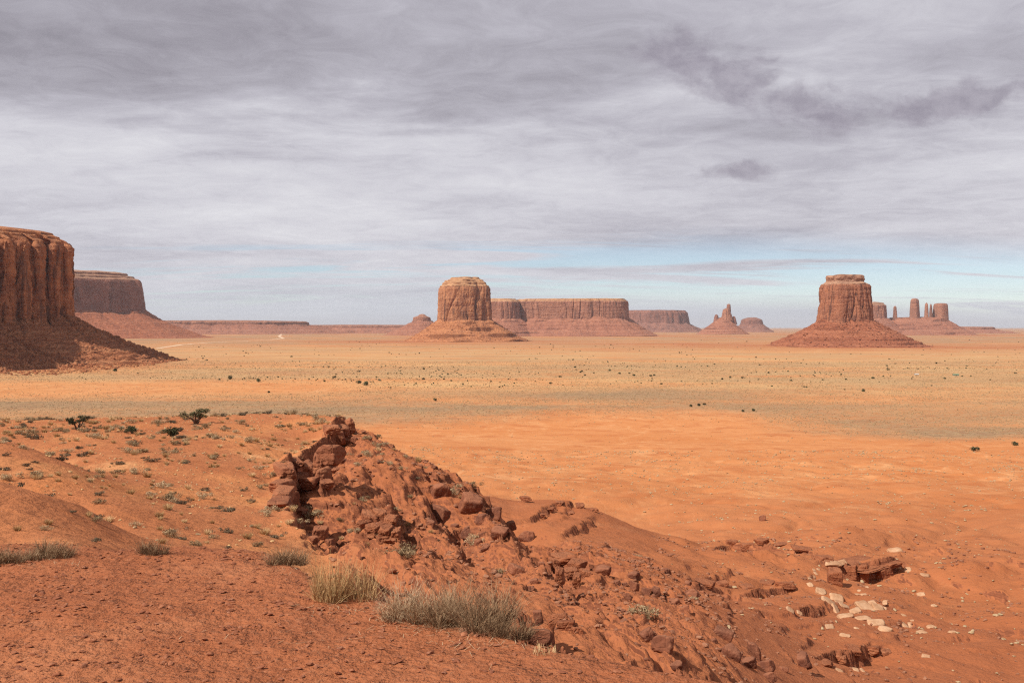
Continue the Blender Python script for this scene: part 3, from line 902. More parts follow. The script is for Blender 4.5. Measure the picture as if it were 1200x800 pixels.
def talus_rows(c, n, ctr, ztop, zbot, width, nz, seed, rim, gully, gw, steps, step_amt, rough, curve=1.0, inset=12.0, rimw=90.0):
    x0, y0 = c[:, 0], c[:, 1]
    rimz = rim * pn2(x0 / rimw, y0 / rimw, seed) + 0.5 * rim * np.abs(pn2(x0 / (0.4 * rimw), y0 / (0.4 * rimw), seed + 7))
    rows = []
    for i in range(nz):
        t = 1 - i / (nz - 1)                     # 1 = outer foot, 0 = against the wall
        off = -inset + (width + inset) * t
        g = pn3(x0 / gw, y0 / gw, t * 1.1, seed + 1); g2 = pn3(x0 / (0.35 * gw), y0 / (0.35 * gw), t * 2.0, seed + 2)
        wid = pn2(x0 / 160 + 5, y0 / 160, seed + 5)
        off_a = off * (1 + 0.34 * wid * t + 0.10 * g * t)
        zt = ztop + rimz * (1 - t)
        z = zbot + (zt - zbot) * (1 - t) ** curve
        zz_ = z + gully * (0.65 * g + 0.35 * g2) * math.sin(math.pi * min(1, t * 0.9 + 0.06))
        if steps:
            h = (ztop - zbot) / steps
            ph = 0.25 * pn2(x0 / 120, y0 / 120, seed + 6)
            k = zz_ / h + ph
            fr = k - np.floor(k)
            st = (np.floor(k) + ss(0.40, 0.56, fr) - ph) * h
            am = step_amt * np.clip(0.22 + 1.7 * pn3(x0 / (1.1 * gw), y0 / (1.1 * gw), np.floor(k) * 1.7, seed + 8), 0, 1)
            zz_ = zz_ * (1 - am) + st * am
        px_ = x0 + n[:, 0] * off_a; py_ = y0 + n[:, 1] * off_a
        zz_ = zz_ + rough * fbm3(px_ / (0.16 * gw), py_ / (0.16 * gw), zz_ / (0.2 * gw), 3, 0.65, seed + 3) * (1 if t < 0.97 else 0.2)
        rows.append(np.stack([px_, py_, zz_], -1))
    return rows

def butte(name, label, cat, poly, N, rounds, ctr, zfoot, ztop, zbot, twidth, mats, cap_prof, seed, batter=0.06, flute=6.0, fw=26.0,
          nz=90, tnz=70, rim=10.0, gully=8.0, gw=45.0, steps=4, step_amt=0.5, rough=2.0, curve=1.0, cap_rough=4.0, crack=1.0, crack2=0.35, rimw=90.0, group=None, parent=None, jit=0.0):
    ctr = np.array(ctr, float)
    if parent is None:
        root = empty(name, (ctr[0], ctr[1], zbot)); tag(root, label, cat, group, 'thing')
    else: root = parent
    base = np.array([root.location.x, root.location.y, root.location.z])
    c, n, ds = resample(poly, N, rounds)
    if jit:
        o = jit * fbm2(c[:, 0] / (jit * 9), c[:, 1] / (jit * 9), 3, 0.55, seed + 33)
        c = c + n * o[:, None]
    # talus normals drift towards radial so the aprons never cross
    rad = c - ctr; rad /= np.hypot(rad[:, 0], rad[:, 1])[:, None]
    nt = 0.7 * n + 0.3 * rad; nt /= np.hypot(nt[:, 0], nt[:, 1])[:, None]
    k = np.ones(21) / 21
    for ax in (0, 1): nt[:, ax] = np.convolve(np.concatenate([nt[-10:, ax], nt[:, ax], nt[:10, ax]]), k, 'valid')
    if ztop is not None:
        rows = cliff_rows(c, n, zfoot - rim - 14, ztop, nz, ctr, batter, flute, fw, seed, crack=crack, crack2=crack2)
        link('cliff', ring_mesh('cliff', [r_ - base for r_ in rows], mats[0]), root)
        cr = cap_rows(rows[-1], ctr, dense(cap_prof, 3), seed + 20, fw * 0.8, cap_rough)
        cr[0] = rows[-1]
        link('cap_rock', ring_mesh('cap_rock', [r_ - base for r_ in cr], mats[1], True), root)
    if twidth:
        tr = talus_rows(c, nt, ctr, zfoot, zbot, twidth, tnz, seed + 40, rim, gully, gw, steps, step_amt, rough, curve, rimw=rimw)
        cap_in = [np.concatenate([ctr + (tr[-1][:, :2] - ctr) * s, (tr[-1][:, 2:3] + (6 * (1 - s) if ztop is None else 0))], 1) for s in (0.66, 0.33, 0.05)]
        link('talus_slope', ring_mesh('talus_slope', [r_ - base for r_ in tr + (cap_in if ztop is None else [])], mats[2], ztop is None), root)
    return root

# near mesa at the left edge of the view: its long wall faces right and lies in shade
_a, _b = np.array([-812., 1570.]), np.array([-757., 1698.])
_n = np.array([0.919, -0.395])
FINS = [tuple(_a + (_b - _a) * t + _n * o_) for t, o_ in ((0.0, 8), (0.04, -16), (0.07, 14), (0.27, -10), (0.30, 18), (0.50, -12), (0.53, 13), (0.72, -14), (0.75, 15), (0.90, 0), (0.93, 14), (1.0, 6))]
butte('mesa', 'tall shaded sandstone mesa cut off by the left edge, its rubble slope half in shadow', 'mesa',
      [(-800, 1290), (-826, 1440), (-826, 1540)] + FINS + [(-770, 1750), (-1000, 1830), (-1400, 1850), (-1420, 1300), (-1100, 1230), (-850, 1250)],
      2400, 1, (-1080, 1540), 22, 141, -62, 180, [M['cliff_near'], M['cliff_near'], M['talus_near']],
      [(1, 0), (0.988, 3), (0.965, 7), (0.962, 10), (0.94, 13), (0.937, 16), (0.90, 20), (0.7, 26), (0.3, 28)], 101, 0.045, 16.0, 40, 170, 170,
      rim=9, gully=17, gw=44, steps=9, step_amt=0.35, rough=9.0, curve=1.38, cap_rough=5.0, crack=0.9, crack2=0.5, jit=5.0)
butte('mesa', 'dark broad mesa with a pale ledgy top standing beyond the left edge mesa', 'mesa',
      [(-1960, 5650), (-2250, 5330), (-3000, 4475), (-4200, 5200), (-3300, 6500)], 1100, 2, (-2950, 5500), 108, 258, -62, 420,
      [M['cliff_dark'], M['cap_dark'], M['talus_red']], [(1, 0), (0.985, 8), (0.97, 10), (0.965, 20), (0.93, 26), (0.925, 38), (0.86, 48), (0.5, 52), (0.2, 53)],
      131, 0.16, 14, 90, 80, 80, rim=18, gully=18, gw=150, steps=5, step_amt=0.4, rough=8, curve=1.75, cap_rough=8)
# the sunlit butte in the middle
Y0 = 4100.0
def X(u, Y): return (u - 600) / F * Y
butte('butte', 'sunlit orange butte with a stepped cap in the middle of the valley', 'butte',
      superellipse(X(543, Y0), Y0 + 90, 208, 200, 3.4, 0.42), 700, 0, (X(543, Y0), Y0 + 90), 36, 168, -62, 158,
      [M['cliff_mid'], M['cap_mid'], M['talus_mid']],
      [(1, 0), (0.985, 4), (0.90, 8), (0.885, 18), (0.80, 21), (0.785, 28), (0.60, 32), (0.585, 39), (0.3, 41), (0.1, 41)], 151, 0.045, 13.0, 44, 110, 110,
      rim=14, gully=13, gw=50, steps=4, step_amt=0.75, rough=3.4, curve=1.12, cap_rough=9.0, crack=1.5, jit=8.0)
# butte on the right with the wide red skirt
Y1 = 3050.0
butte('butte', 'reddish block-shaped butte with a flat overhanging cap and a wide red skirt', 'butte',
      superellipse(X(990, Y1 + 75), Y1 + 75, 128, 136, 4.6, 0.12), 700, 0, (X(990, Y1 + 75), Y1 + 75), 30, 132, -62, 178,
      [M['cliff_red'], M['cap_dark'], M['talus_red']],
      [(1, 0), (0.96, 3), (0.86, 6), (0.81, 9), (0.79, 13), (0.81, 17), (0.80, 24), (0.76, 29), (0.4, 31), (0.1, 31)], 171, 0.10, 9.0, 30, 110, 120,
      rim=14, gully=9, gw=42, steps=8, step_amt=0.6, rough=3.2, curve=1.18, cap_rough=7.0, rimw=55.0, jit=5.0)
# long mesa behind the middle butte, in two blocks with a cleft between them
Y2 = 6600.0
butte('mesa', 'short rounded mesa block just behind the right side of the middle butte', 'mesa',
      [(X(556, Y2), Y2 + 20), (X(611, Y2), Y2 - 30), (X(612, Y2), Y2 + 400), (X(556, Y2), Y2 + 420)], 500, 2, (X(584, Y2), Y2 + 200), 66, 170, -62, 170,
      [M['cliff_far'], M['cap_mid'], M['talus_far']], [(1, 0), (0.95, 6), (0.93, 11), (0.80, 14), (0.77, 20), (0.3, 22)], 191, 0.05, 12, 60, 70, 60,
      rim=16, gully=14, gw=90, steps=5, step_amt=0.45, rough=4, cap_rough=7)
butte('mesa', 'long flat-topped mesa stretching right behind the middle butte', 'mesa',
      [(X(601, Y2), Y2 + 90), (X(660, Y2), Y2 + 50), (X(736, Y2), Y2 - 40), (X(741, Y2), Y2 + 300), (X(730, Y2), Y2 + 600), (X(600, Y2), Y2 + 640)], 900, 2, (X(676, Y2), Y2 + 300), 66, 174, -62, 190,
      [M['cliff_far'], M['cap_mid'], M['talus_far']], [(1, 0), (0.975, 4), (0.97, 9), (0.95, 11), (0.945, 16), (0.6, 18), (0.2, 18)], 211, 0.05, 13, 55, 80, 60,
      rim=22, gully=16, gw=90, steps=5, step_amt=0.4, rough=4, cap_rough=6)
Y3 = 11500.0
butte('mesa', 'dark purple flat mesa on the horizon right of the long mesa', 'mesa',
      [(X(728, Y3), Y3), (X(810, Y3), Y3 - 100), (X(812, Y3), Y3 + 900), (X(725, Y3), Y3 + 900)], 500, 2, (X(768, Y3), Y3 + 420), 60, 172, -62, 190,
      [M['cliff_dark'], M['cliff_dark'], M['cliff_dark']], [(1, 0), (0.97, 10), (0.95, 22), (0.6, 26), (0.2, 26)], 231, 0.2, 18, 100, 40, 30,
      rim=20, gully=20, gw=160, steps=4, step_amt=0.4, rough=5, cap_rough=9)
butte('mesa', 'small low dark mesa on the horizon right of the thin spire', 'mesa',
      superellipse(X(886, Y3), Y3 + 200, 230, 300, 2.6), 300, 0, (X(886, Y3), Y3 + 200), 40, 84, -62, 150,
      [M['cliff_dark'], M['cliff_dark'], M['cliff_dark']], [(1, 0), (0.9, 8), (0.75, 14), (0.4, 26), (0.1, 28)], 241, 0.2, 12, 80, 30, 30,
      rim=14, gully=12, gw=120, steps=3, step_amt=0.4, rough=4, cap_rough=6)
# low benches along the horizon on the left
Y4 = 8600.0
butte('low_mesa', 'long low red bench along the horizon right of the dark broad mesa', 'mesa',
      [(X(150, Y4), Y4 - 300), (X(260, Y4), Y4 - 60), (X(318, Y4), Y4), (X(350, Y4), Y4 + 500), (X(330, Y4), Y4 + 900), (X(150, Y4), Y4 + 800)], 800, 2, (X(250, Y4), Y4 + 350), 22, 42, -62, 420,
      [M['cliff_far'], M['cliff_far'], M['talus_far']], [(1, 0), (0.985, 5), (0.97, 9), (0.6, 14), (0.2, 18)], 251, 0.1, 14, 110, 24, 50,
      rim=10, gully=22, gw=180, steps=3, step_amt=0.6, rough=7, cap_rough=8, curve=1.3, jit=70)
butte('low_mesa', 'lowest red bench on the horizon running up to the middle butte from the left', 'mesa',
      [(X(310, 9600), 9500), (X(420, 9600), 9600), (X(520, 9600), 9700), (X(520, 9600), 10400), (X(310, 9600), 10300)], 800, 2, (X(415, 9600), 9950), -4, 10, -62, 300,
      [M['cliff_far'], M['cliff_far'], M['talus_far']], [(1, 0), (0.985, 4), (0.97, 6), (0.6, 9), (0.2, 12)], 255, 0.2, 14, 120, 16, 30,
      rim=8, gully=18, gw=200, steps=2, step_amt=0.6, rough=6, cap_rough=8, curve=1.3, jit=70)
Y5 = 7300.0
butte('low_mesa', 'small jagged red butte low on the horizon left of the middle butte', 'butte',
      superellipse(X(494, Y5), Y5 + 60, 130, 150, 2.4), 260, 0, (X(494, Y5), Y5 + 60), 48, 72, -62, 240,
      [M['cliff_far'], M['cliff_far'], M['talus_far']], [(1, 0), (0.8, 4), (0.6, 10), (0.5, 12), (0.3, 20), (0.1, 22)], 261, 0.15, 12, 50, 26, 40,
      rim=10, gully=12, gw=90, steps=4, step_amt=0.5, rough=5, cap_rough=10)
butte('low_mesa', 'low pink rise on the horizon at the far right edge', 'mesa',
      [(X(1105, 9500), 9400), (X(1175, 9500), 9450), (X(1180, 9500), 10200), (X(1100, 9500), 10200)], 400, 2, (X(1140, 9500), 9800), -22, -4, -62, 240,
      [M['cliff_far'], M['cliff_far'], M['talus_far']], [(1, 0), (0.95, 4), (0.6, 6), (0.2, 7)], 271, 0.2, 10, 90, 16, 24,
      rim=5, gully=8, gw=150, steps=2, step_amt=0.5, rough=3, cap_rough=6)

def tower(parent, name, cx, cy, wx, wy, z0, z1, mat, seed, fw, flute, top=0.6, batter=0.03, n=3.0):
    base = np.array(parent.location)
    c, nn, ds = resample(superellipse(cx, cy, wx, wy, n, 0.2 + seed), 160, 0)
    rows = cliff_rows(c, nn, z0, z1, 46, None, batter, flute, fw, seed)
    last = rows[-1]; ctr = last[:, :2].mean(0)
    for s, dz in ((top, 0.05), (top * 0.6, 0.08), (0.1, 0.085)):
        rows.append(np.concatenate([ctr + (last[:, :2] - ctr) * s, last[:, 2:3] + (z1 - z0) * dz], 1))
    return link(name, ring_mesh(name, [r_ - base for r_ in rows], mat, True), parent)

# thin spire on a cone
Y6 = 8200.0
sp = butte('spire_butte', 'thin rock spire rising from a red cone on the horizon', 'butte',
           superellipse(X(848, Y6), Y6 + 40, 95, 80, 2.2), 260, 0, (X(848, Y6), Y6 + 40), 72, None, -62, 175,
           [None, None, M['talus_far']], None, 281, rim=10, gully=8, gw=70, steps=5, step_amt=0.4, rough=3, curve=1.0)
tower(sp, 'spire', X(851.5, Y6 + 40), Y6 + 40, 66, 58, 50, 146, M['cliff_far'], 283, 22, 6, 0.5, 0.22, 2.4)
tower(sp, 'spire', X(854, Y6 + 40), Y6 + 40, 30, 30, 125, 186, M['cliff_far'], 287, 16, 3, 0.6, 0.07, 2.4)
tower(sp, 'spire', X(839.5, Y6 + 50), Y6 + 50, 26, 26, 20, 98, M['cliff_dark'], 285, 16, 3.0, 0.4, 0.22, 2.4)
tower(sp, 'spire', X(860, Y6 + 50), Y6 + 50, 24, 26, 20, 84, M['cliff_dark'], 289, 16, 3.0, 0.5, 0.25, 2.4)
# group of towers at the right
Y7 = 7600.0
ga = butte('mesa', 'flat mesa with a needle beside it, just right of the red skirted butte', 'mesa',
           [(X(1003, Y7), Y7), (X(1043, Y7), Y7 - 30), (X(1044, Y7), Y7 + 260), (X(1003, Y7), Y7 + 260)], 420, 2, (X(1024, Y7), Y7 + 120), 74, 168, -62, 210,
           [M['cliff_far'], M['cap_dark'], M['talus_far']], [(1, 0), (0.92, 6), (0.88, 16), (0.6, 24), (0.2, 26)], 301, 0.05, 9, 45, 60, 60,
           rim=10, gully=8, gw=80, steps=5, step_amt=0.5, rough=4, cap_rough=6)
tower(ga, 'needle', X(1048, Y7 + 75), Y7 + 60, 18, 20, 50, 154, M['cliff_far'], 303, 14, 3, 0.4, 0.07)
gb = butte('butte', 'row of three rock towers on one long stepped red base at the right', 'butte',
           [(X(1050, Y7), Y7 + 10), (X(1112, Y7), Y7 - 20), (X(1118, Y7), Y7 + 200), (X(1046, Y7), Y7 + 200)], 420, 2, (X(1083, Y7), Y7 + 95), 66, None, -62, 260,
           [None, None, M['talus_far']], None, 311, rim=6, gully=9, gw=80, steps=4, step_amt=0.75, rough=4, curve=1.35)
tower(gb, 'tower', X(1071.5, Y7 + 75), Y7 + 70, 58, 54, 40, 205, M['cliff_far'], 313, 26, 5, 0.85, 0.05, 4.0)
tower(gb, 'tower', X(1086, Y7 + 75), Y7 + 80, 17, 22, 40, 176, M['cliff_far'], 315, 16, 3, 0.5, 0.04)
tower(gb, 'tower', X(1090.5, Y7 + 75), Y7 + 70, 15, 20, 40, 168, M['cliff_far'], 317, 16, 3, 0.5, 0.04)
tower(gb, 'tower', X(1102.5, Y7 + 75), Y7 + 80, 104, 78, 40, 172, M['cliff_far'], 319, 30, 6, 0.9, 0.06, 4.0)

# ------------------------------------------------------------------ rocks
def ico(sub):
    t = (1 + 5 ** 0.5) / 2
    V = [(-1, t, 0), (1, t, 0), (-1, -t, 0), (1, -t, 0), (0, -1, t), (0, 1, t), (0, -1, -t), (0, 1, -t), (t, 0, -1), (t, 0, 1), (-t, 0, -1), (-t, 0, 1)]
    V = [tuple(np.array(v_) / np.linalg.norm(v_)) for v_ in V]
    Fq = [(0, 11, 5), (0, 5, 1), (0, 1, 7), (0, 7, 10), (0, 10, 11), (1, 5, 9), (5, 11, 4), (11, 10, 2), (10, 7, 6), (7, 1, 8),
          (3, 9, 4), (3, 4, 2), (3, 2, 6), (3, 6, 8), (3, 8, 9), (4, 9, 5), (2, 4, 11), (6, 2, 10), (8, 6, 7), (9, 8, 1)]
    for _ in range(sub):
        cache = {}; nf = []
        def mid(a, b_):
            k_ = (min(a, b_), max(a, b_))
            if k_ not in cache:
                m_ = np.array(V[a]) + np.array(V[b_]); V.append(tuple(m_ / np.linalg.norm(m_))); cache[k_] = len(V) - 1
            return cache[k_]
        for a, b_, c_ in Fq:
            ab, bc, ca = mid(a, b_), mid(b_, c_), mid(c_, a)
            nf += [(a, ab, ca), (b_, bc, ab), (c_, ca, bc), (ab, bc, ca)]
        Fq = nf
    return np.array(V), np.array(Fq)
ICO = {k: ico(k) for k in range(0, 5)}

def rock_verts(seed, dims, sub=4, planes=13, sharp=22.0, rough=0.05, boxy=0.0, bed=0.0):
    """angular block: a sphere cut by random planes, then roughened; dims = full size"""
    rg = np.random.default_rng(seed)
    D, Fq = ICO[sub]
    nrm = rg.normal(size=(planes, 3)); nrm /= np.linalg.norm(nrm, axis=1)[:, None]
    dist = rg.uniform(0.70, 1.0, planes)
    if boxy:
        ax = np.concatenate([np.eye(3), -np.eye(3)]) + rg.normal(size=(6, 3)) * 0.13
        ax /= np.linalg.norm(ax, axis=1)[:, None]
        nrm = np.concatenate([nrm, ax]); dist = np.concatenate([dist * (1 + 0.3 * boxy), np.full(6, 0.74)])
    q = np.maximum(D @ nrm.T, 0.0) / dist[None]
    s = (q ** sharp).sum(1) ** (1 / sharp)
    r_ = np.minimum(1.0 / np.maximum(s, 0.35), 1.35)
    V = D * r_[:, None]
    o = rg.uniform(0, 100, 3)
    f = fbm3(V[:, 0] * 2.2 + o[0], V[:, 1] * 2.2 + o[1], V[:, 2] * 2.2 + o[2], 4, 0.55, seed % 97)
    V = V * (1 + rough * 1.6 * f)[:, None]
    if bed:
        b_ = pn3(V[:, 0] * 0.7 + o[0], V[:, 1] * 0.7, V[:, 2] * 7 + o[2], seed % 89)
        V[:, :2] *= (1 + bed * b_)[:, None]
    V /= np.abs(V).max(0)
    return V * (np.array(dims) / 2.0), Fq

def rock_mesh(name, mat, *a, flat=False, **k):
    V, Fq = rock_verts(*a, **k)
    return mesh_np(name, V, Fq, mat, smooth=not flat)

ROCKS = []   # (x, y, radius) already taken
def px_size(w_, Y): return w_ / F * Y

def place_rock(u, v, w_, h_, mat, seed, label, cat='boulder', name='boulder', group=None, depth=None, tilt=0.25, boxy=0.5, Y=None, sub=4, sink=0.15, bed=0.0, rough=0.06, parent=None, sharp=22.0, yaw=None):
    """rock whose picture outline is about w_ x h_ pixels with its middle at (u, v); it stands on the ground there"""
    if Y is None:
        x, Yg, zg = hits([(u, v + h_ * 0.42)])[0]
    else:
        Yg = Y
    W = px_size(w_, Yg); Hh = px_size(h_, Yg)
    D_ = depth if depth else 0.85 * W
    Yc = Yg + 0.30 * D_
    x = X(u, Yc); z = UZ(v, Yc) - sink * Hh * 0.3
    if parent is None and Y is None:
        z = min(z, ground_z(x, Yc) + 0.30 * Hh)
    me = rock_mesh(name, mat, seed, (W * 1.05, D_, Hh * 1.15), sub=sub, planes=17, boxy=boxy, bed=bed, rough=rough, sharp=sharp)
    rg = random.Random(seed)
    rot = (rg.uniform(-tilt, tilt), rg.uniform(-tilt, tilt), rg.uniform(-0.5, 0.5) if yaw is None else yaw)
    if parent is not None:
        o = link(name, me, parent, Vector((x, Yc, z)) - parent.location, rot)
    else:
        o = link(name, me, None, (x, Yc, z), rot)
        tag(o, label, cat, group)
    ROCKS.append((x, Yc, W * 0.6))
    return o

def outcrop(label, blocks, mat, seed, sink=0.0, bed=0.0, boxy=0.8, name='rock_outcrop', Y=None, rough=0.07):
    """bedrock showing at an edge: an Empty with its blocks as parts; blocks = (u, v, w, h[, depth m])"""
    pts = hits([(b_[0], b_[1] + b_[3] * 0.4) for b_ in blocks])
    u0, v0 = blocks[0][:2]
    x0, y0, z0 = pts[0]
    root = empty(name, (x0, y0, z0))
    tag(root, label, 'rock outcrop')
    Ys = sorted(p[1] for p in pts); Ymed = Ys[len(Ys) // 2]
    for i, b_ in enumerate(blocks):
        Yb = Y if Y else Ymed
        Yb = Yb if abs(pts[i][1] - Yb) > 0.22 * Yb else pts[i][1]
        d = b_[4] if len(b_) > 4 else None
        place_rock(b_[0], b_[1], b_[2], b_[3], mat, seed + i * 7, None, parent=root, name='rock_block', Y=Yb, depth=d, tilt=0.10, boxy=boxy, bed=bed, sink=sink, rough=rough)
    return root

# ledge at the rim of the spur
outcrop('dark jutting rock at the far tip of the spur rim', [(409, 500, 13, 19, 2.2), (399, 505, 24, 13, 2.6), (396, 513, 17, 15, 2.0), (388, 503, 18, 10, 2.5), (415, 516, 8, 8), (404, 519, 14, 9)], M['ledge'], 400, bed=0.05, boxy=0.45, rough=0.11)
outcrop('big overhanging rock ledge on the spur rim, largest of the rim', [(388, 533, 27, 23, 2.4), (374, 541, 13, 22, 2.4), (357, 550, 27, 20, 2.4), (367, 553, 17, 13, 2.0), (352, 560, 20, 13, 2.0), (334, 552, 25, 15, 2.6),
        (364, 566, 26, 15, 1.8), (350, 572, 19, 15, 1.8), (379, 557, 13, 17, 1.6), (390, 552, 22, 9, 1.8), (382, 567, 16, 10, 1.4), (345, 542, 16, 9, 2.2), (337, 564, 15, 12, 1.6)], M['ledge'], 440, bed=0.06, boxy=0.35, rough=0.12)
outcrop('stack of flat red ledges at the near left of the big overhang', [(330, 569, 25, 12, 2.4), (332, 580, 25, 14, 2.0), (329, 590, 27, 11, 2.2), (343, 584, 9, 16, 1.2), (353, 600, 19, 12, 1.4), (336, 602, 22, 9, 1.6)], M['ledge'], 480, bed=0.06)
outcrop('single tilted block above a dark crack by the dry grass clump', [(375, 624, 18, 13, 0.7), (368, 632, 10, 10, 0.5), (386, 634, 12, 8, 0.5)], M['ledge'], 500)
outcrop('crumbling fractured outcrop halfway down the slope below the rim', [(432, 608, 20, 16, 2), (445, 606, 16, 18, 2), (458, 612, 18, 18, 2), (440, 620, 18, 14, 1.6), (452, 624, 18, 16, 1.6), (463, 626, 14, 14, 1.4),
        (448, 632, 14, 9, 1.2), (425, 615, 12, 12, 1.4), (458, 633, 16, 8, 1.2), (466, 616, 10, 12, 1.2)], M['crumbly'], 520, bed=0.08, rough=0.16)
outcrop('hollowed outcrop with two stubby pillars on the lower slope', [(662, 654, 32, 9, 1.8), (649, 662, 9, 16, 1.2), (676, 662, 20, 12, 1.4), (656, 676, 10, 22, 0.9), (676, 680, 10, 20, 0.9), (668, 670, 24, 9, 1.2), (686, 672, 12, 10, 1.2)], M['crumbly'], 560, bed=0.07, rough=0.12)
outcrop('low jagged ledge beside the twiggy bush at the shelf edge', [(655, 724, 24, 10), (663, 733, 22, 12), (646, 731, 10, 12), (676, 738, 14, 8)], M['crumbly'], 590, bed=0.08, rough=0.12)
outcrop('undercut ledge on pillars above the pale slab scatter', [(1008, 660, 78, 5, 7.0), (978, 676, 17, 22, 2.4), (996, 671, 17, 18, 2.2), (1012, 671, 12, 20, 2.2), (1033, 671, 26, 18, 2.6), (1040, 660, 26, 6, 4.0), (965, 654, 22, 6, 3.0)], M['crumbly'], 610, bed=0.07, rough=0.10)
outcrop('broken low rim below the pale slab scatter', [(1020, 760, 24, 9, 2.0), (1034, 763, 18, 10, 2.0), (1000, 762, 16, 8, 1.6), (984, 770, 14, 8, 1.4), (970, 778, 14, 8, 1.2)], M['crumbly'], 640, bed=0.08, rough=0.12)
outcrop('thin broken ledge left of the undercut pillar ledge', [(858, 636, 16, 7, 2.0), (876, 641, 16, 9, 2.2), (893, 634, 14, 6, 2.0), (915, 638, 22, 4, 2.0), (940, 643, 26, 4, 2.2)], M['crumbly'], 660, bed=0.06, rough=0.10)
outcrop('low flat ledge in the red basin left of the pale slabs', [(825, 683, 28, 6, 1.8), (846, 684, 14, 6, 1.6), (876, 688, 18, 5, 1.6), (898, 683, 20, 5, 1.8), (920, 685, 22, 7, 1.8)], M['crumbly'], 680, bed=0.06, rough=0.10)
outcrop('thin jagged beds along the crest of the lower ridge', [(616, 584, 12, 5, 2.5), (655, 590, 12, 6, 2.5), (644, 597, 12, 5, 2.0), (633, 604, 10, 5, 2.0), (680, 593, 10, 5, 2.0), (668, 601, 10, 4, 2.0), (694, 597, 10, 4, 2.0)], M['crumbly'], 700, bed=0.05, rough=0.14)

# boulders one can point to
HERO = [
    (516, 573, 30, 23, 'rounded brown boulder, highest of the row on the slope skyline'),
    (552, 589, 27, 25, 'bulky brown boulder second down the row on the slope skyline'),
    (578, 601, 20, 15, 'dark angular boulder sitting right of the bulky skyline boulder'),
    (564, 608, 19, 13, 'dark shaded boulder tucked under the bulky skyline boulder'),
    (585, 617, 22, 18, 'long brown boulder in the lower part of the skyline row'),
    (598, 614, 13, 12, 'small rounded boulder wedged between two lower skyline boulders'),
    (617, 627, 20, 17, 'dark boulder with a black underside, lowest of the skyline row'),
    (515, 600, 32, 22, 'flat slab-like boulder just below the highest skyline boulder'),
    (547, 623, 13, 13, 'block with a dark right side below the skyline boulders'),
    (570, 640, 18, 10, 'low broken rock in the rubble under the skyline boulders'),
    (560, 634, 12, 9, 'small pale edged rock in the rubble under the skyline boulders'),
    (606, 667, 20, 11, 'flat triangular rock above the twiggy bush'),
    (625, 676, 24, 11, 'long low rock right of the flat triangular rock'),
    (707, 666, 18, 11, 'squat rock right of the hollowed outcrop'),
    (742, 673, 15, 9, 'thin tilted rock at the top of the mid slope rock pile'),
    (744, 685, 13, 15, 'upright purple brown block in the mid slope rock pile'),
    (734, 698, 11, 10, 'dark tilted slab at the left of the mid slope rock pile'),
    (757, 692, 11, 11, 'rough block in the middle of the mid slope rock pile'),
    (768, 692, 14, 14, 'square block at the right end of the mid slope rock pile'),
    (788, 703, 9, 7, 'small dark rock just right of the mid slope rock pile'),
    (804, 711, 9, 8, 'lone small pointed rock between the rock pile and the basin'),
    (812, 694, 20, 11, 'low mound of broken rock at the left rim of the basin'),
    (760, 743, 18, 18, 'rounded grey brown boulder at the left of the near split boulders'),
    (777, 752, 26, 21, 'split boulder with a cracked front, nearest the shelf edge'),
    (792, 778, 16, 12, 'low dark rock below the split boulder at the shelf edge'),
    (847, 741, 23, 15, 'flat-topped square boulder alone on the orange slope'),
    (857, 764, 24, 20, 'lumpy brown boulder at the left of the bottom boulder cluster'),
    (885, 760, 16, 25, 'tall egg-shaped boulder in the bottom boulder cluster'),
    (878, 775, 19, 15, 'rounded boulder leaning under the tall egg-shaped boulder'),
    (898, 779, 18, 14, 'dark grey streaked boulder at the right of the bottom cluster'),
    (941, 772, 18, 21, 'upright rounded boulder alone, right of the bottom cluster'),
    (902, 792, 14, 11, 'half buried rock below the dark streaked boulder'),
    (918, 783, 11, 7, 'low rock between the bottom cluster and the lone upright boulder'),
    (893, 606, 9, 9, 'small dark block alone on the orange flat above the basin'),
]
for i, (u, v, w_, h_, lab) in enumerate(HERO):
    place_rock(u, v, w_, h_, M['boulder'], 1000 + 13 * i, lab, boxy=0.0 if i % 3 == 0 else 0.45 + 0.3 * ((i * 37) % 10) / 10, tilt=0.45, sharp=13.0, rough=0.10, sink=0.5)
place_rock(631, 722, 12, 16, M['boulder'], 1501, 'dark upright rock right of the twiggy bush', Y=6.2, tilt=0.2)
place_rock(633, 745, 28, 17, M['boulder'], 1502, 'broad brown rock at the foot of the twiggy bush', Y=5.75, tilt=0.2)
place_rock(547, 738, 17, 6, M['stone'], 1503, 'small flat stone lying on the bare shelf below the twiggy bush', 'stone', 'stone', tilt=0.1)

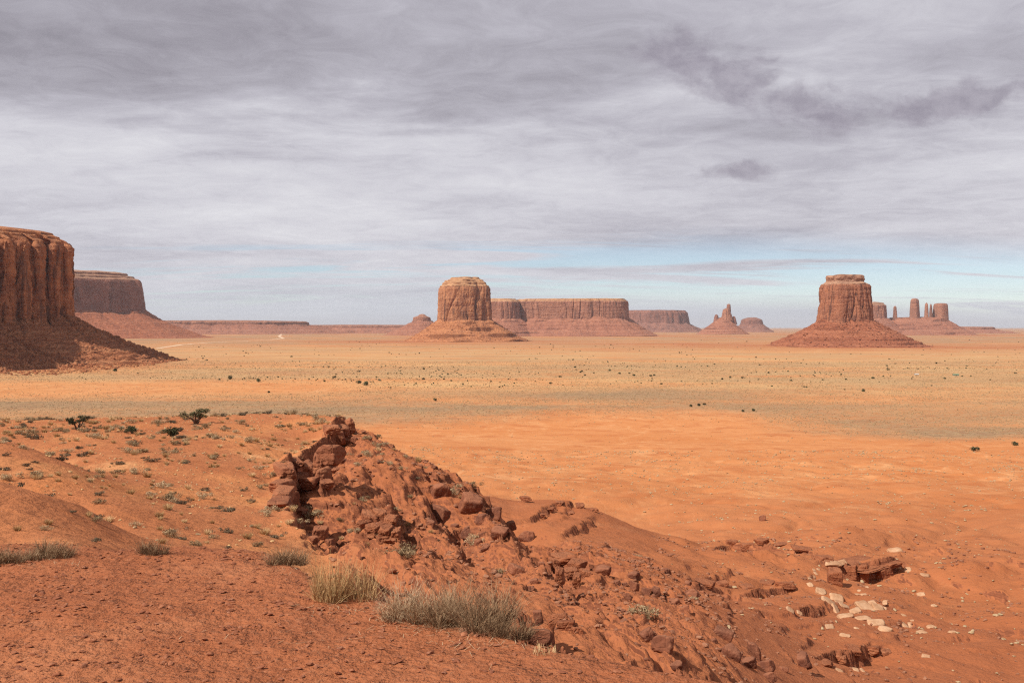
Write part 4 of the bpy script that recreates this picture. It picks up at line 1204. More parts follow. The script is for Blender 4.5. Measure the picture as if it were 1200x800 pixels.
# pale slabs under the undercut ledge
PALE = [(976, 662, 19, 8), (987, 659, 11, 4), (962, 694, 11, 11), (950, 686, 7, 6), (980, 701, 14, 9), (1014, 713, 17, 15), (1029, 713, 13, 10), (1022, 707, 8, 5), (1037, 706, 5, 5), (1036, 711, 6, 4),
        (1026, 731, 18, 11), (1038, 738, 13, 10), (990, 723, 17, 8), (1002, 717, 14, 9), (1011, 726, 17, 8), (979, 715, 8, 12), (971, 706, 16, 5), (989, 711, 14, 6), (983, 706, 10, 4), (1012, 697, 7, 5),
        (1006, 697, 7, 4), (1016, 688, 4, 3), (1007, 692, 4, 3), (954, 668, 4, 3), (959, 667, 4, 3), (956, 672, 4, 4), (954, 676, 4, 3), (949, 678, 4, 3), (1049, 646, 15, 5), (1053, 665, 9, 4),
        (1064, 668, 9, 5), (1084, 675, 11, 4), (1079, 697, 8, 5), (1095, 710, 8, 4), (1091, 735, 10, 5), (1080, 741, 10, 5), (1060, 733, 8, 7), (1067, 732, 6, 6), (1059, 721, 5, 4), (1069, 727, 4, 3),
        (1116, 741, 9, 4), (1085, 769, 9, 4), (926, 715, 9, 5), (937, 719, 7, 4), (972, 735, 11, 4), (990, 745, 11, 4), (1004, 736, 6, 3), (1003, 785, 6, 6), (1011, 786, 4, 6), (984, 786, 8, 4)]
BIGPALE = {0: 'pale oval slab balanced on the left pillar of the undercut ledge', 4: 'pale square slab at the upper left of the slab scatter', 5: 'large pale leaning slab in the middle of the slab scatter',
           6: 'rounded pale slab right of the large leaning slab', 10: 'broad pale slab at the bottom of the slab scatter', 11: 'pale slab tipped against the bottom slab of the scatter',
           2: 'pale knobbly slab at the top left end of the slab scatter', 12: 'long pale slab at the lower left of the slab scatter', 28: 'thin pale slab above the right end of the undercut ledge'}
for i, (u, v, w_, h_) in enumerate(PALE):
    rg = random.Random(i)
    x, Yg, zg = hits([(u, v)])[0]
    W = px_size(w_, Yg) * 1.2; Hh = px_size(h_, Yg) * 1.15
    if i == 0: zg = UZ(v, Yg)
    me = rock_mesh('rock_slab', M['pale'], 2000 + i, (W, max(Hh * 1.5, W * 0.6), max(0.24 * W, 0.4 * Hh)), sub=3, planes=12, boxy=0.2, rough=0.10, sharp=16)
    # lie along the slope: tip towards the camera like the ground under it
    e = 0.6
    gx_ = (ground_z(x + e, Yg) - ground_z(x - e, Yg)) / (2 * e); gy_ = (ground_z(x, Yg + e) - ground_z(x, Yg - e)) / (2 * e)
    nv = Vector((-gx_ + rg.uniform(-.15, .15), -gy_ - 0.30 + rg.uniform(-.15, .15), 1)).normalized()
    if i == 0: nv = Vector((0.1, -0.15, 1)).normalized()
    q = Vector((0, 0, 1)).rotation_difference(nv) @ Matrix.Rotation(rg.uniform(-0.4, 0.4), 4, 'Z').to_quaternion()
    o = link('rock_slab', me, None, (x, Yg, zg + 0.07 * W), q.to_euler())
    if i in BIGPALE: tag(o, BIGPALE[i], 'rock slab', 'pale slabs below the undercut ledge')
    elif u > 1048: tag(o, 'small pale slab fallen on the red slope right of the slab scatter', 'rock slab', 'pale slabs below the undercut ledge')
    elif v < 682: tag(o, 'small pale stone on the red slope left of the pillar ledge', 'rock slab', 'pale slabs below the undercut ledge')
    elif v > 755: tag(o, 'pale slab lying below the broken low rim', 'rock slab', 'pale slabs below the undercut ledge')
    elif u < 945: tag(o, 'pale stone left of the slab scatter', 'rock slab', 'pale slabs below the undercut ledge')
    else: tag(o, 'small pale slab among the larger slabs of the scatter', 'rock slab', 'pale slabs below the undercut ledge')

# loose rocks lying over the slope, each one its own object
variants = [rock_mesh('rock', M['boulder'] if k % 3 else M['ledge'], 3000 + k, (1, 0.85 + 0.1 * (k % 3), 0.6 + 0.08 * (k % 4)), sub=3, planes=14, boxy=0.4 * (k % 3), rough=0.11, sharp=14) for k in range(12)]
def scatter_pts(n, xr, yr, test, seed, density=None):
    rg = np.random.default_rng(seed); out = []
    tries = 0
    while len(out) < n and tries < 60:
        tries += 1
        # uniform over the area
        x = rg.uniform(xr[0], xr[1], n * 3); y = rg.uniform(yr[0], yr[1], n * 3)
        k = test(x, y)
        if density is not None: k &= rg.uniform(0, 1, len(x)) < density(x, y)
        out += list(zip(x[k], y[k]))
    return np.array(out[:n])
def in_view(x, y, pad=20):
    u = 600 + F * x / y
    return (u > -pad) & (u < 1200 + pad)
def on_slope(x, y):
    return (zone(x, y)[2] > 0.55) & in_view(x, y)
pts = scatter_pts(210, (-22, 18), (14, 104), on_slope, 61, lambda x, y: 0.15 + 0.85 * ss(-0.1, 0.4, fbm2(x / 9, y / 9, 2, 0.5, 66)))
zs = height(pts[:, 0], pts[:, 1])
rgr = random.Random(5)
for i, ((x, y), z) in enumerate(zip(pts, zs)):
    u = 600 + F * x / y
    s = (0.16 + 0.5 * rgr.random() ** 2.6) * (0.55 + 0.008 * y)
    o = link('rock', variants[i % 12], None, (x, y, z + 0.12 * s), (rgr.uniform(-.4, .4), rgr.uniform(-.4, .4), rgr.uniform(0, 6.28)), (s, s, s))
    if u < 470: lab = 'loose red rock on the slope close below the spur rim'
    elif u < 630: lab = 'loose red rock on the slope between the crumbling outcrop and the skyline boulders'
    elif y > 60: lab = 'loose red rock on the slope above the mid slope rock pile'
    else: lab = 'loose red rock on the lower slope near the shelf edge'
    tag(o, lab, 'rock', 'loose rocks on the broken slope')

def merged(name, bases, pts, sizes, mat, seed, flat=True, squash=(0.5, 0.9), sinkf=0.1):
    """many tiny stones as one mesh"""
    rg = np.random.default_rng(seed)
    VV, FF = [], []; off = 0
    idx = rg.integers(0, len(bases), len(pts))
    for b in range(len(bases)):
        m = idx == b
        if not m.any(): continue
        BV, BF = bases[b]
        p = pts[m]; s = sizes[m]; k = len(p)
        a = rg.uniform(0, 2 * math.pi, k); ca, sa = np.cos(a), np.sin(a)
        tl = rg.uniform(-0.35, 0.35, k)
        sq = rg.uniform(squash[0], squash[1], k)
        x = BV[None, :, 0] * s[:, None]; y = BV[None, :, 1] * s[:, None] * rg.uniform(0.6, 1, k)[:, None]; z = BV[None, :, 2] * (s * sq)[:, None]
        x2 = x * np.cos(tl)[:, None] - z * np.sin(tl)[:, None]; z2 = x * np.sin(tl)[:, None] + z * np.cos(tl)[:, None]
        X_ = x2 * ca[:, None] - y * sa[:, None] + p[:, 0:1]; Y_ = x2 * sa[:, None] + y * ca[:, None] + p[:, 1:2]; Z_ = z2 + p[:, 2:3] + (s * sinkf)[:, None]
        VV.append(np.stack([X_, Y_, Z_], -1).reshape(-1, 3))
        FF.append((BF[None] + (np.arange(k) * len(BV))[:, None, None] + off).reshape(-1, 3))
        off += k * len(BV)
    return mesh_np(name, np.concatenate(VV), np.concatenate(FF), mat, smooth=not flat)

sb = [rock_verts(4000 + k, (1, 0.9, 0.75), sub=1, planes=9, rough=0.08) for k in range(6)]
sb0 = [rock_verts(4100 + k, (1, 0.8, 0.6), sub=1, planes=7, rough=0.1) for k in range(6)]

# stones on the slope and in the basin
def stones():
    p = scatter_pts(15000, (-24, 70), (10, 150), lambda x, y: in_view(x, y) & ((zone(x, y)[2] > 0.3) | (zone(x, y)[3] > 0.5)), 71,
                    lambda x, y: (0.10 + 0.9 * ss(0.0, 0.5, fbm2(x / 7, y / 7, 3, 0.6, 77))) * np.where(zone(x, y)[2] > 0.3, 1.0, 0.35) * np.clip(45 / y, 0.25, 1.6) / 1.6)
    z = height(p[:, 0], p[:, 1])
    s = (0.05 + 0.30 * RNG.uniform(0, 1, len(p)) ** 4) * (0.5 + 0.011 * p[:, 1])
    o = link('slope_stones', merged('slope_stones', sb, np.column_stack([p, z]), s, M['stone'], 72))
    tag(o, 'small stones strewn over the red slope and basin', 'stones', None, 'stuff')
stones()
def pebbles():
    def ok(x, y): return in_view(x, y, 60) & (zone(x, y)[0] > 0.3)
    p = scatter_pts(9000, (-4.6, 3.4), (3.6, 8.4), ok, 81, lambda x, y: 0.25 + 0.75 * ss(-0.1, 0.5, fbm2(x / 0.7, y / 0.35, 3, 0.6, 83)))
    z = height(p[:, 0], p[:, 1])
    s = 0.005 + 0.05 * RNG.uniform(0, 1, len(p)) ** 6
    o = link('pebbles', merged('pebbles', sb0, np.column_stack([p, z]), s, M['pebble'], 82, True, (0.35, 0.7), 0.1))
    tag(o, 'grit and clods scattered over the foreground soil', 'pebbles', None, 'stuff')
pebbles()
def rubble():
    rg = np.random.default_rng(9)
    n = 2600
    d = rg.uniform(0, 1, n) ** 0.8
    y = rg.uniform(1220, 1800, n)
    x = -800 + d * 230 * (1 + 0.1 * pn2(y / 160 + 5, y / 90, 1))
    p = np.stack([x, y], -1)
    dg = bpy.context.evaluated_depsgraph_get()
    out = []
    for (a, b_) in p:
        h, loc, nn, i, ob, mm = C.ray_cast(dg, Vector((a, b_, 200)), Vector((0, 0, -1)))
        if h and loc.z < 30: out.append((a, b_, loc.z))
    out = np.array(out)
    s = 1.2 + 5.0 * rg.uniform(0, 1, len(out)) ** 3
    o = link('talus_rubble', merged('talus_rubble', sb, out, s, M['talus_near'], 92, True, (0.5, 0.9), 0.05))
    tag(o, 'fallen blocks covering the slope under the left edge mesa', 'rubble', None, 'stuff')
rubble()
def butte_rubble(cx, cy, r0, r1, n, mat, seed, label):
    rg = np.random.default_rng(seed)
    dg = bpy.context.evaluated_depsgraph_get(); out = []
    for _ in range(n):
        a = rg.uniform(math.pi * 0.95, math.pi * 2.05); r_ = r0 + (r1 - r0) * rg.uniform(0, 1) ** 0.9
        a_, b_ = cx + r_ * math.cos(a), cy + r_ * math.sin(a)
        h, loc, nn, i, ob, mm = C.ray_cast(dg, Vector((a_, b_, 400)), Vector((0, 0, -1)))
        if h and ob.name.startswith('talus'): out.append((a_, b_, loc.z))
    out = np.array(out); s = 1.8 + 6.5 * rg.uniform(0, 1, len(out)) ** 4
    o = link('talus_rubble', merged('talus_rubble', sb, out, s, mat, seed, True, (0.5, 0.9), 0.1))
    tag(o, label, 'rubble', None, 'stuff')
butte_rubble(X(543, Y0), Y0 + 90, 95, 300, 1500, M['talus_mid'], 95, 'fallen blocks on the skirt of the middle butte')
butte_rubble(X(990, Y1 + 75), Y1 + 75, 70, 290, 1700, M['talus_red'], 96, 'fallen blocks on the red skirt of the right butte')

# ------------------------------------------------------------------ plants
M['sage'] = plain_mat('sage_leaf', [(0.165, 0.108, 0.058), (0.325, 0.228, 0.125), (0.52, 0.385, 0.235)], 0.9, 9)
M['dark_leaf'] = plain_mat('dark_scrub_leaf', [(0.066, 0.049, 0.032), (0.125, 0.092, 0.058), (0.20, 0.148, 0.092)], 0.9, 9)
M['dry'] = plain_mat('dry_grass_blade', [(0.31, 0.18, 0.080), (0.48, 0.31, 0.145), (0.66, 0.48, 0.27)], 0.85, 14)
M['twig'] = plain_mat('dry_twig', [(0.17, 0.10, 0.055), (0.34, 0.22, 0.125), (0.56, 0.41, 0.26)], 0.85, 18)
M['juniper'] = plain_mat('juniper_leaf', [(0.034, 0.037, 0.018), (0.066, 0.066, 0.031), (0.115, 0.108, 0.052)], 0.85, 4)
M['bark'] = plain_mat('juniper_bark', [(0.075, 0.048, 0.034), (0.14, 0.095, 0.068)], 0.95, 8)

def blades(n, rg, spread, h, wdt, lean, curve, base=0.12, hvar=0.5, segs=3, kink=0.018):
    """tuft of curved tapering blades; returns verts and quads"""
    a = rg.uniform(0, 2 * math.pi, n)
    br = base * np.sqrt(rg.uniform(0, 1, n)); ba = rg.uniform(0, 2 * math.pi, n)
    bx, by = br * np.cos(ba), br * np.sin(ba)
    L = h * (1 - hvar * rg.uniform(0, 1, n))
    ln = lean * np.abs(rg.normal(0, 0.6, n)) + spread * br / max(base, 1e-3)
    a = np.where(rg.uniform(0, 1, n) < 0.7, ba + rg.normal(0, 0.6, n), a)
    cu = curve * rg.uniform(-0.4, 1.0, n)
    tw = rg.uniform(0, math.pi, n)
    rows = []
    for k in range(segs + 1):
        t = k / segs
        th = ln * t + cu * t * t
        # integrate roughly
        hx = L * t * np.sin(np.minimum(ln * 0.6 + cu * t * 0.6, 1.7)); hz = L * t * np.cos(np.minimum(ln * 0.6 + cu * t * 0.6, 1.7))
        jx = rg.normal(0, kink * h, n) * t; jy = rg.normal(0, kink * h, n) * t
        cx_ = bx + hx * np.cos(a) + jx; cy_ = by + hx * np.sin(a) + jy; cz_ = hz
        wd = wdt * (1 - 0.8 * t) * 0.5
        dx_, dy_ = np.cos(tw) * wd, np.sin(tw) * wd
        rows.append(np.stack([np.stack([cx_ - dx_, cy_ - dy_, cz_], -1), np.stack([cx_ + dx_, cy_ + dy_, cz_], -1)], 1))
    A = np.stack(rows, 1)                      # n, seg+1, 2, 3
    V = A.reshape(-1, 3)
    per = (segs + 1) * 2
    q = []
    for k in range(segs):
        q.append([2 * k, 2 * k + 1, 2 * k + 3, 2 * k + 2])
    q = np.array(q)
    Fq = (q[None] + (np.arange(n) * per)[:, None, None]).reshape(-1, 4)
    return V, Fq

def join(parts):
    V = []; Fq = []; o = 0
    for v_, f_ in parts:
        V.append(v_); Fq.append(f_ + o); o += len(v_)
    return np.concatenate(V), np.concatenate(Fq)

def leaf_cloud(n, rg, centers, radii, size, squash=0.8, shell=0.45):
    """small leaf faces spread through a few clumps"""
    k = rg.integers(0, len(centers), n)
    d = rg.normal(size=(n, 3)); d /= np.linalg.norm(d, axis=1)[:, None]
    rr = (shell + (1 - shell) * rg.uniform(0, 1, n) ** 0.6)
    c = np.array(centers)[k] + d * (np.array(radii)[k] * rr)[:, None] * np.array([1, 1, squash])
    a = rg.normal(size=(n, 3)); a /= np.linalg.norm(a, axis=1)[:, None]
    b_ = np.cross(a, d); b_ /= np.maximum(np.linalg.norm(b_, axis=1), 1e-6)[:, None]
    s = size * rg.uniform(0.5, 1.2, n)[:, None]
    c[:, 2] = np.maximum(c[:, 2], 0.01)
    V = np.stack([c - a * s - b_ * s * 0.35, c + a * s * 0.2 - b_ * s * 0.5, c + a * s, c - a * s * 0.1 + b_ * s * 0.55], 1).reshape(-1, 3)
    Fq = np.arange(4 * n).reshape(n, 4)
    return V, Fq

def shrub_mesh(kind, seed):
    rg = np.random.default_rng(seed)
    if kind == 'sage':
        k = rg.integers(4, 8)
        c = [(rg.normal(0, 0.24), rg.normal(0, 0.24), rg.uniform(0.16, 0.40)) for _ in range(k)]
        r_ = rg.uniform(0.16, 0.30, k)
        V, Fq = join([leaf_cloud(380, rg, c, r_, 0.050, 0.8, 0.35), blades(70, rg, 0.8, 0.62, 0.02, 0.6, 0.3, 0.22, 0.4, 3)])
        return mesh_np('sagebrush', V, Fq, M['sage'], False)
    if kind == 'dark':
        k = rg.integers(3, 7)
        c = [(rg.normal(0, 0.30), rg.normal(0, 0.26), rg.uniform(0.10, 0.26)) for _ in range(k)]
        r_ = rg.uniform(0.14, 0.26, k)
        V, Fq = join([leaf_cloud(300, rg, c, r_, 0.050, 0.7, 0.3), blades(80, rg, 0.9, 0.45, 0.022, 0.8, 0.4, 0.25, 0.5, 3)])
        return mesh_np('scrub_bush', V, Fq, M['dark_leaf'], False)
    V, Fq = blades(170, rg, 0.7, 0.55, 0.030, 0.55, 0.5, 0.16, 0.55, 3)
    return mesh_np('grass_tuft', V, Fq, M['dry'], False)

SH = {k: [shrub_mesh(k, 5000 + 17 * i + 300 * j) for i in range(6)] for j, k in enumerate(('sage', 'dark', 'grass'))}
NAMES = {'sage': ('sagebrush', 'grey green sagebrush', 'shrub'), 'dark': ('scrub_bush', 'low dark scrub bush', 'shrub'), 'grass': ('grass_tuft', 'dry yellow grass tuft', 'grass tuft')}
def where(u, v, y):
    if zone(np.array([X(u, y)]), np.array([y]))[2][0] > 0.4:
        if v < 560: return 'on the upper slope beyond the overhanging ledge'
        if u < 420: return 'in the gully under the spur rim'
        return 'on the broken slope below the rim'
    if u > 640: return 'on the bare red basin'
    if y < 30: return 'on the near bank just behind the shelf'
    if y < 46: return 'in the hollow between the shelf and the spur'
    if y < 70:
        return 'on the left half of the red spur, short of the junipers' if u < 200 else 'on the right half of the red spur, near the rim ledge'
    return 'on the far back of the spur around the junipers' if u < 260 else 'on the far end of the spur by the rim tip'
rgs = random.Random(21)
def put_shrub(kind, x, y, s, label=None):
    z = ground_z(x, y)
    me = rgs.choice(SH[kind])
    nm, lb, ct = NAMES[kind]
    o = link(nm, me, None, (x, y, z - 0.03 * s), (0, 0, rgs.uniform(0, 6.28)), (s * rgs.uniform(0.9, 1.25), s * rgs.uniform(0.9, 1.25), s * rgs.uniform(0.8, 1.1)))
    u = 600 + F * x / y; v = HV - z / y * F
    tag(o, label or (lb + ' ' + where(u, v, y)), ct, nm.replace('_', ' ') + 's on the red spur and slope')
def on_spur(x, y): return (zone(x, y)[1] > 0.7) & in_view(x, y, 10)
cl = lambda x, y: 0.12 + 0.88 * ss(-0.15, 0.45, fbm2(x / 8, y / 8, 3, 0.6, 101))
p = scatter_pts(230, (-66, -8), (24, 112), on_spur, 102, cl)
for (x, y) in p: put_shrub('sage', x, y, (0.30 + 0.55 * rgs.random() ** 1.5) * (0.55 + 0.0065 * y))
p = scatter_pts(130, (-66, -8), (24, 112), on_spur, 103, cl)
for (x, y) in p: put_shrub('dark', x, y, (0.30 + 0.65 * rgs.random() ** 1.5) * (0.55 + 0.0065 * y))
p = scatter_pts(275, (-66, -8), (16, 112), on_spur, 104, lambda x, y: 0.2 + 0.8 * ss(-0.2, 0.35, fbm2(x / 8 + 4, y / 8, 3, 0.6, 105)))
for (x, y) in p: put_shrub('grass', x, y, (0.30 + 0.5 * rgs.random() ** 1.5) * (0.55 + 0.0065 * y))
p = scatter_pts(55, (-20, 12), (26, 106), on_slope, 106, lambda x, y: np.where(600 + F * x / y < 560, 1.0, 0.15))
for i, (x, y) in enumerate(p): put_shrub('sage' if i % 3 else 'grass', x, y, 0.45 + 0.6 * rgs.random())
for (u, v, w_, k) in [(481, 578, 9, 'sage'), (467, 595, 8, 'sage'), (424, 584, 10, 'sage'), (432, 581, 8, 'sage'), (415, 586, 8, 'grass'), (440, 594, 9, 'sage'), (396, 522, 9, 'sage'), (404, 530, 10, 'sage'), (420, 541, 10, 'sage'),
                      (430, 528, 12, 'sage'), (448, 538, 9, 'dark'), (456, 541, 12, 'sage'), (470, 546, 10, 'sage'), (488, 557, 9, 'dark'), (362, 590, 14, 'sage'), (372, 596, 12, 'sage'), (360, 604, 12, 'grass'),
                      (350, 610, 14, 'sage'), (375, 610, 12, 'grass'), (400, 606, 10, 'sage'), (410, 620, 12, 'sage'), (400, 628, 10, 'grass'), (432, 634, 12, 'grass'), (418, 622, 12, 'sage'), (533, 575, 14, 'sage'), (540, 580, 11, 'grass'),
                      (515, 630, 8, 'dark'), (57, 610, 18, 'grass'), (52, 617, 15, 'sage'), (104, 601, 14, 'grass'), (110, 607, 14, 'sage'), (116, 603, 14, 'dark'), (216, 608, 12, 'grass'), (249, 609, 10, 'grass'), (243, 622, 15, 'grass'),
                      (248, 626, 12, 'sage'), (322, 626, 16, 'dark'), (300, 636, 14, 'sage'), (234, 635, 13, 'sage'), (265, 638, 11, 'dark'), (140, 540, 14, 'dark'), (134, 551, 12, 'sage'), (30, 542, 12, 'dark'), (6, 530, 12, 'dark'),
                      (176, 577, 14, 'sage'), (240, 571, 12, 'dark'), (255, 592, 14, 'dark'), (285, 571, 12, 'dark'), (252, 531, 11, 'dark'), (110, 630, 15, 'dark'), (84, 596, 12, 'dark'), (68, 560, 12, 'grass')]:
    x, y, z = hits([(u, v + 4)])[0]
    put_shrub(k, x, y, px_size(w_, y) * 0.95)

# small dots of scrub on the orange badland and basin
def dots():
    def ok(x, y): return in_view(x, y) & (zone(x, y)[3] > 0.6)
    p = scatter_pts(5200, (-60, 260), (55, 560), ok, 111, lambda x, y: (0.12 + 0.88 * ss(0.0, 0.5, fbm2(x / 26, y / 34, 4, 0.6, 112))))
    z = height(p[:, 0], p[:, 1])
    s = (0.22 + 0.5 * RNG.uniform(0, 1, len(p)) ** 3) * (0.6 + p[:, 1] / 420)
    o = link('badland_scrub', merged('badland_scrub', sb0, np.column_stack([p, z]), s, M['sage'], 113, True, (0.5, 0.9), 0.15))
    tag(o, 'tiny scattered scrub on the orange lowland', 'scrub', None, 'stuff')
dots()
def plain_scrub():
    rg = np.random.default_rng(31)
    n = 230000
    y = 480 * (1750 / 480.0) ** rg.uniform(0, 1, n); u = rg.uniform(-15, 1215, n)
    x = X(u, y)
    v = HV + 60 * F / y
    vb = np.interp(u, VB_U, VB_V) + 6 * fbm2(x / 60, y / 90, 4, 0.6, 91)
    dn = ss(20, -10, v - vb) ** 1.3 * (1 - 0.85 * ss(444, 450, v) * ss(467, 458, v) * ss(520, 330, u))
    dn = np.maximum(dn * (0.30 + 0.7 * ss(-0.25, 0.35, fbm2(x / 55, y / 40, 3, 0.6, 121))), 0.02) * np.clip(y / 900, 0.45, 1)
    k = rg.uniform(0, 1, n) < dn * 0.9
    x, y = x[k], y[k]
    z = height(x, y)
    s = (0.45 + 0.75 * rg.uniform(0, 1, len(x)) ** 3) * (0.55 + y / 1500)
    half = rg.uniform(0, 1, len(x)) < 0.62
    P3 = np.column_stack([x, y, z])
    base = [rock_verts(4200 + k_, (1, 0.9, 0.7), sub=0, planes=6, rough=0.15) for k_ in range(4)]
    o = link('valley_scrub', merged('valley_scrub', base, P3[half], s[half], M['sage'], 122, True, (0.5, 0.9), 0.2))
    tag(o, 'grey scrub covering the valley floor', 'scrub', None, 'stuff')
    o = link('valley_grass', merged('valley_grass', base, P3[~half], s[~half] * 0.9, M['dry'], 123, True, (0.4, 0.7), 0.15))
    tag(o, 'dry yellow grass clumps covering the valley floor', 'grass', None, 'stuff')
plain_scrub()

# dark bushes one can count on the valley floor
def bush_mesh(seed):
    rg = np.random.default_rng(seed)
    k = rg.integers(3, 6)
    c = [(rg.normal(0, 0.13), rg.normal(0, 0.13), rg.uniform(0.3, 0.55)) for _ in range(k)]
    V, Fq = leaf_cloud(160, rg, c, rg.uniform(0.25, 0.38, k), 0.13, 0.85, 0.3)
    return mesh_np('juniper_bush', V, Fq, M['juniper'], False)
BU = [bush_mesh(6000 + i) for i in range(6)]
named = [(270, 442, 7, 'dark juniper bush left of its twin on the yellow valley band'), (303, 445, 6.5, 'dark juniper bush right of its twin on the yellow valley band'), (135, 433, 6, 'dark bush alone on the grey flat below the left edge mesa'),
         (421, 447.5, 7, 'left bush of the dark pair nearest the middle of the valley'), (430, 449, 7, 'right bush of the dark pair nearest the middle of the valley'), (1142, 525.5, 9, 'round juniper alone on orange sand near the right edge'),
         (1189, 520, 9, 'squat juniper at the right edge of the photo beyond the orange sand'), (810, 475, 4.5, 'dark bush at the left of the trio on the orange margin'), (819, 474, 5, 'dark bush in the middle of the trio on the orange margin'),
         (825, 473, 4, 'dark bush at the right of the trio on the orange margin'), (871, 481, 4.5, 'left dark bush of the pair above the bare orange lowland'), (883, 480, 5, 'right dark bush of the pair above the bare orange lowland'), (315, 459, 4, 'single dark bush on the orange band at the left'),
         (510, 468, 5, 'dark bush alone on the grey scrub right of the spur tip'), (1011, 457, 5, 'dark bush on the yellow grass below the red skirted butte')]
for (u, v, w_, lab) in named:
    x, y, z = hits([(u, v + w_ * 0.35)])[0]
    s = px_size(w_, y) * 1.05
    o = link('juniper_bush', rgs.choice(BU), None, (x, y, z - 0.05 * s), (0, 0, rgs.uniform(0, 6)), (s, s, s * 0.95))
    tag(o, lab, 'bush', 'dark bushes on the valley floor')
rg_ = np.random.default_rng(41)
cnt = 0
while cnt < 225:
    v = rg_.choice([rg_.uniform(407, 432), rg_.uniform(430, 452), rg_.uniform(398, 412), rg_.normal(442, 4)]); u = rg_.uniform(200, 1195)
    if rg_.uniform() > 0.25 + 0.75 * math.exp(-((u - 600) / 260) ** 2) : continue
    if pn2(np.array([u / 60.0]), np.array([v / 9.0]), 5)[0] < -0.1: continue
    if (470 < u < 615 and v < 404) or (900 < u < 1090 and v < 410): continue
    y = 60 * F / (v - HV); x = X(u, y); z = ground_z(x, y)
    s = (1.8 + 3.0 * rg_.uniform() ** 2.5) * (0.75 + y / 5000)
    o = link('juniper_bush', BU[cnt % 6], None, (x, y, z - 0.05 * s), (0, 0, rg_.uniform(0, 6)), (s, s, s * 0.8))
    lab = 'tiny dark bush on the valley floor ' + ('left of the middle butte' if u < 470 else 'in front of the middle butte' if u < 620 else 'between the middle butte and the right butte' if u < 900 else 'in front of the red skirted butte')
    tag(o, lab, 'bush', 'dark bushes on the valley floor')
    cnt += 1

def far_bushes():
    rg = np.random.default_rng(52)
    n = 9000
    v = rg.uniform(396, 462, n); u = rg.uniform(-10, 1210, n)
    y = 60 * F / (v - HV); x = X(u, y)
    dn = ss(0.0, 0.5, fbm2(x / 240, y / 120, 4, 0.6, 125)) * ss(396, 405, v) * ss(462, 440, v) * 0.85 * ss(0, 230, u)
    k = (rg.uniform(0, 1, n) < dn) & ~((u > 470) & (u < 615) & (v < 404)) & ~((u > 900) & (u < 1090) & (v < 410))
    x, y = x[k], y[k]
    s = (1.6 + 1.8 * rg.uniform(0, 1, len(x)) ** 2) * (0.7 + y / 6000)
    base = [rock_verts(4300 + q, (1, 0.9, 0.8), sub=1, planes=7, rough=0.25) for q in range(4)]
    o = link('far_bushes', merged('far_bushes', base, np.column_stack([x, y, height(x, y)]), s, M['juniper'], 126, True, (0.6, 0.9), 0.2))
    tag(o, 'countless tiny dark bushes sprinkled along the washes of the valley', 'bushes', None, 'stuff')
far_bushes()

def juniper(u, v, hpx, label, seed, trunky):
    rg = np.random.default_rng(seed)
    x, y, z = hits([(u, v)])[0]
    h = px_size(hpx, y)
    root = empty('juniper_tree', (x, y, z)); tag(root, label, 'tree', 'junipers on the spur')
    # trunk with a few limbs: tapered tubes
    def tube(path, r0, r1, n=7):
        path = np.array(path); rows = []
        for i, q in enumerate(path):
            d = path[min(i + 1, len(path) - 1)] - path[max(i - 1, 0)]; d /= np.linalg.norm(d)
            s_ = np.cross(d, (0.3, 1, 0.1)); s_ /= np.linalg.norm(s_); t_ = np.cross(d, s_)
            r_ = r0 + (r1 - r0) * i / (len(path) - 1)
            a = np.linspace(0, 2 * math.pi, n, endpoint=False)
            rows.append(q + r_ * (np.cos(a)[:, None] * s_ + np.sin(a)[:, None] * t_))
        A = np.stack(rows)
        return A.reshape(-1, 3), grid_faces(len(path), n, True)
    parts = []; tips = []
    for k in range(6 if trunky else 4):
        a = rg.uniform(0, 6.28); sp_ = rg.uniform(0.15, 0.55) * (1.1 if trunky else 0.6)
        pth = [np.array([0.02 * math.cos(a), 0.02 * math.sin(a), -0.05])]
        for t in np.linspace(0.15, 1, 6):
            pth.append(np.array([math.cos(a) * sp_ * t ** 1.3 + rg.normal(0, 0.03), math.sin(a) * sp_ * t ** 1.3 + rg.normal(0, 0.03), t * rg.uniform(0.62, 0.85)]))
        parts.append(tube(pth, 0.055, 0.012)); tips.append(pth[-1]); tips.append(pth[-2])
    V, Fq = join(parts)
    link('trunk', mesh_np('trunk', V * h * np.array([1.35, 1.35, 1.0]), Fq, M['bark']), root)
    if trunky: c = [t + rg.normal(0, 0.05, 3) for t in tips]; r_ = rg.uniform(0.13, 0.24, len(c)); n, sz, shl = 900, 0.045, 0.3
    else:
        c = [np.array([rg.normal(0, 0.24), rg.normal(0, 0.24), rg.uniform(0.2, 0.68)]) for _ in range(12)]; r_ = rg.uniform(0.16, 0.28, 12); n, sz, shl = 1300, 0.05, 0.3
    V, Fq = leaf_cloud(n, rg, c, r_, sz, 0.8, shl)
    link('crown', mesh_np('crown', V * h * np.array([1.35, 1.35, 1.0]), Fq, M['juniper'], False), root)
juniper(230, 497, 20, 'open crowned juniper on the back of the spur, tallest of the four', 7001, True)
juniper(91, 503.5, 17, 'leaning open juniper, leftmost on the back of the spur', 7002, True)
juniper(203, 513, 16, 'dense round juniper in front of the tallest one', 7003, False)
juniper(154, 508, 12, 'small dense juniper between the leaning and the round ones', 7004, False)

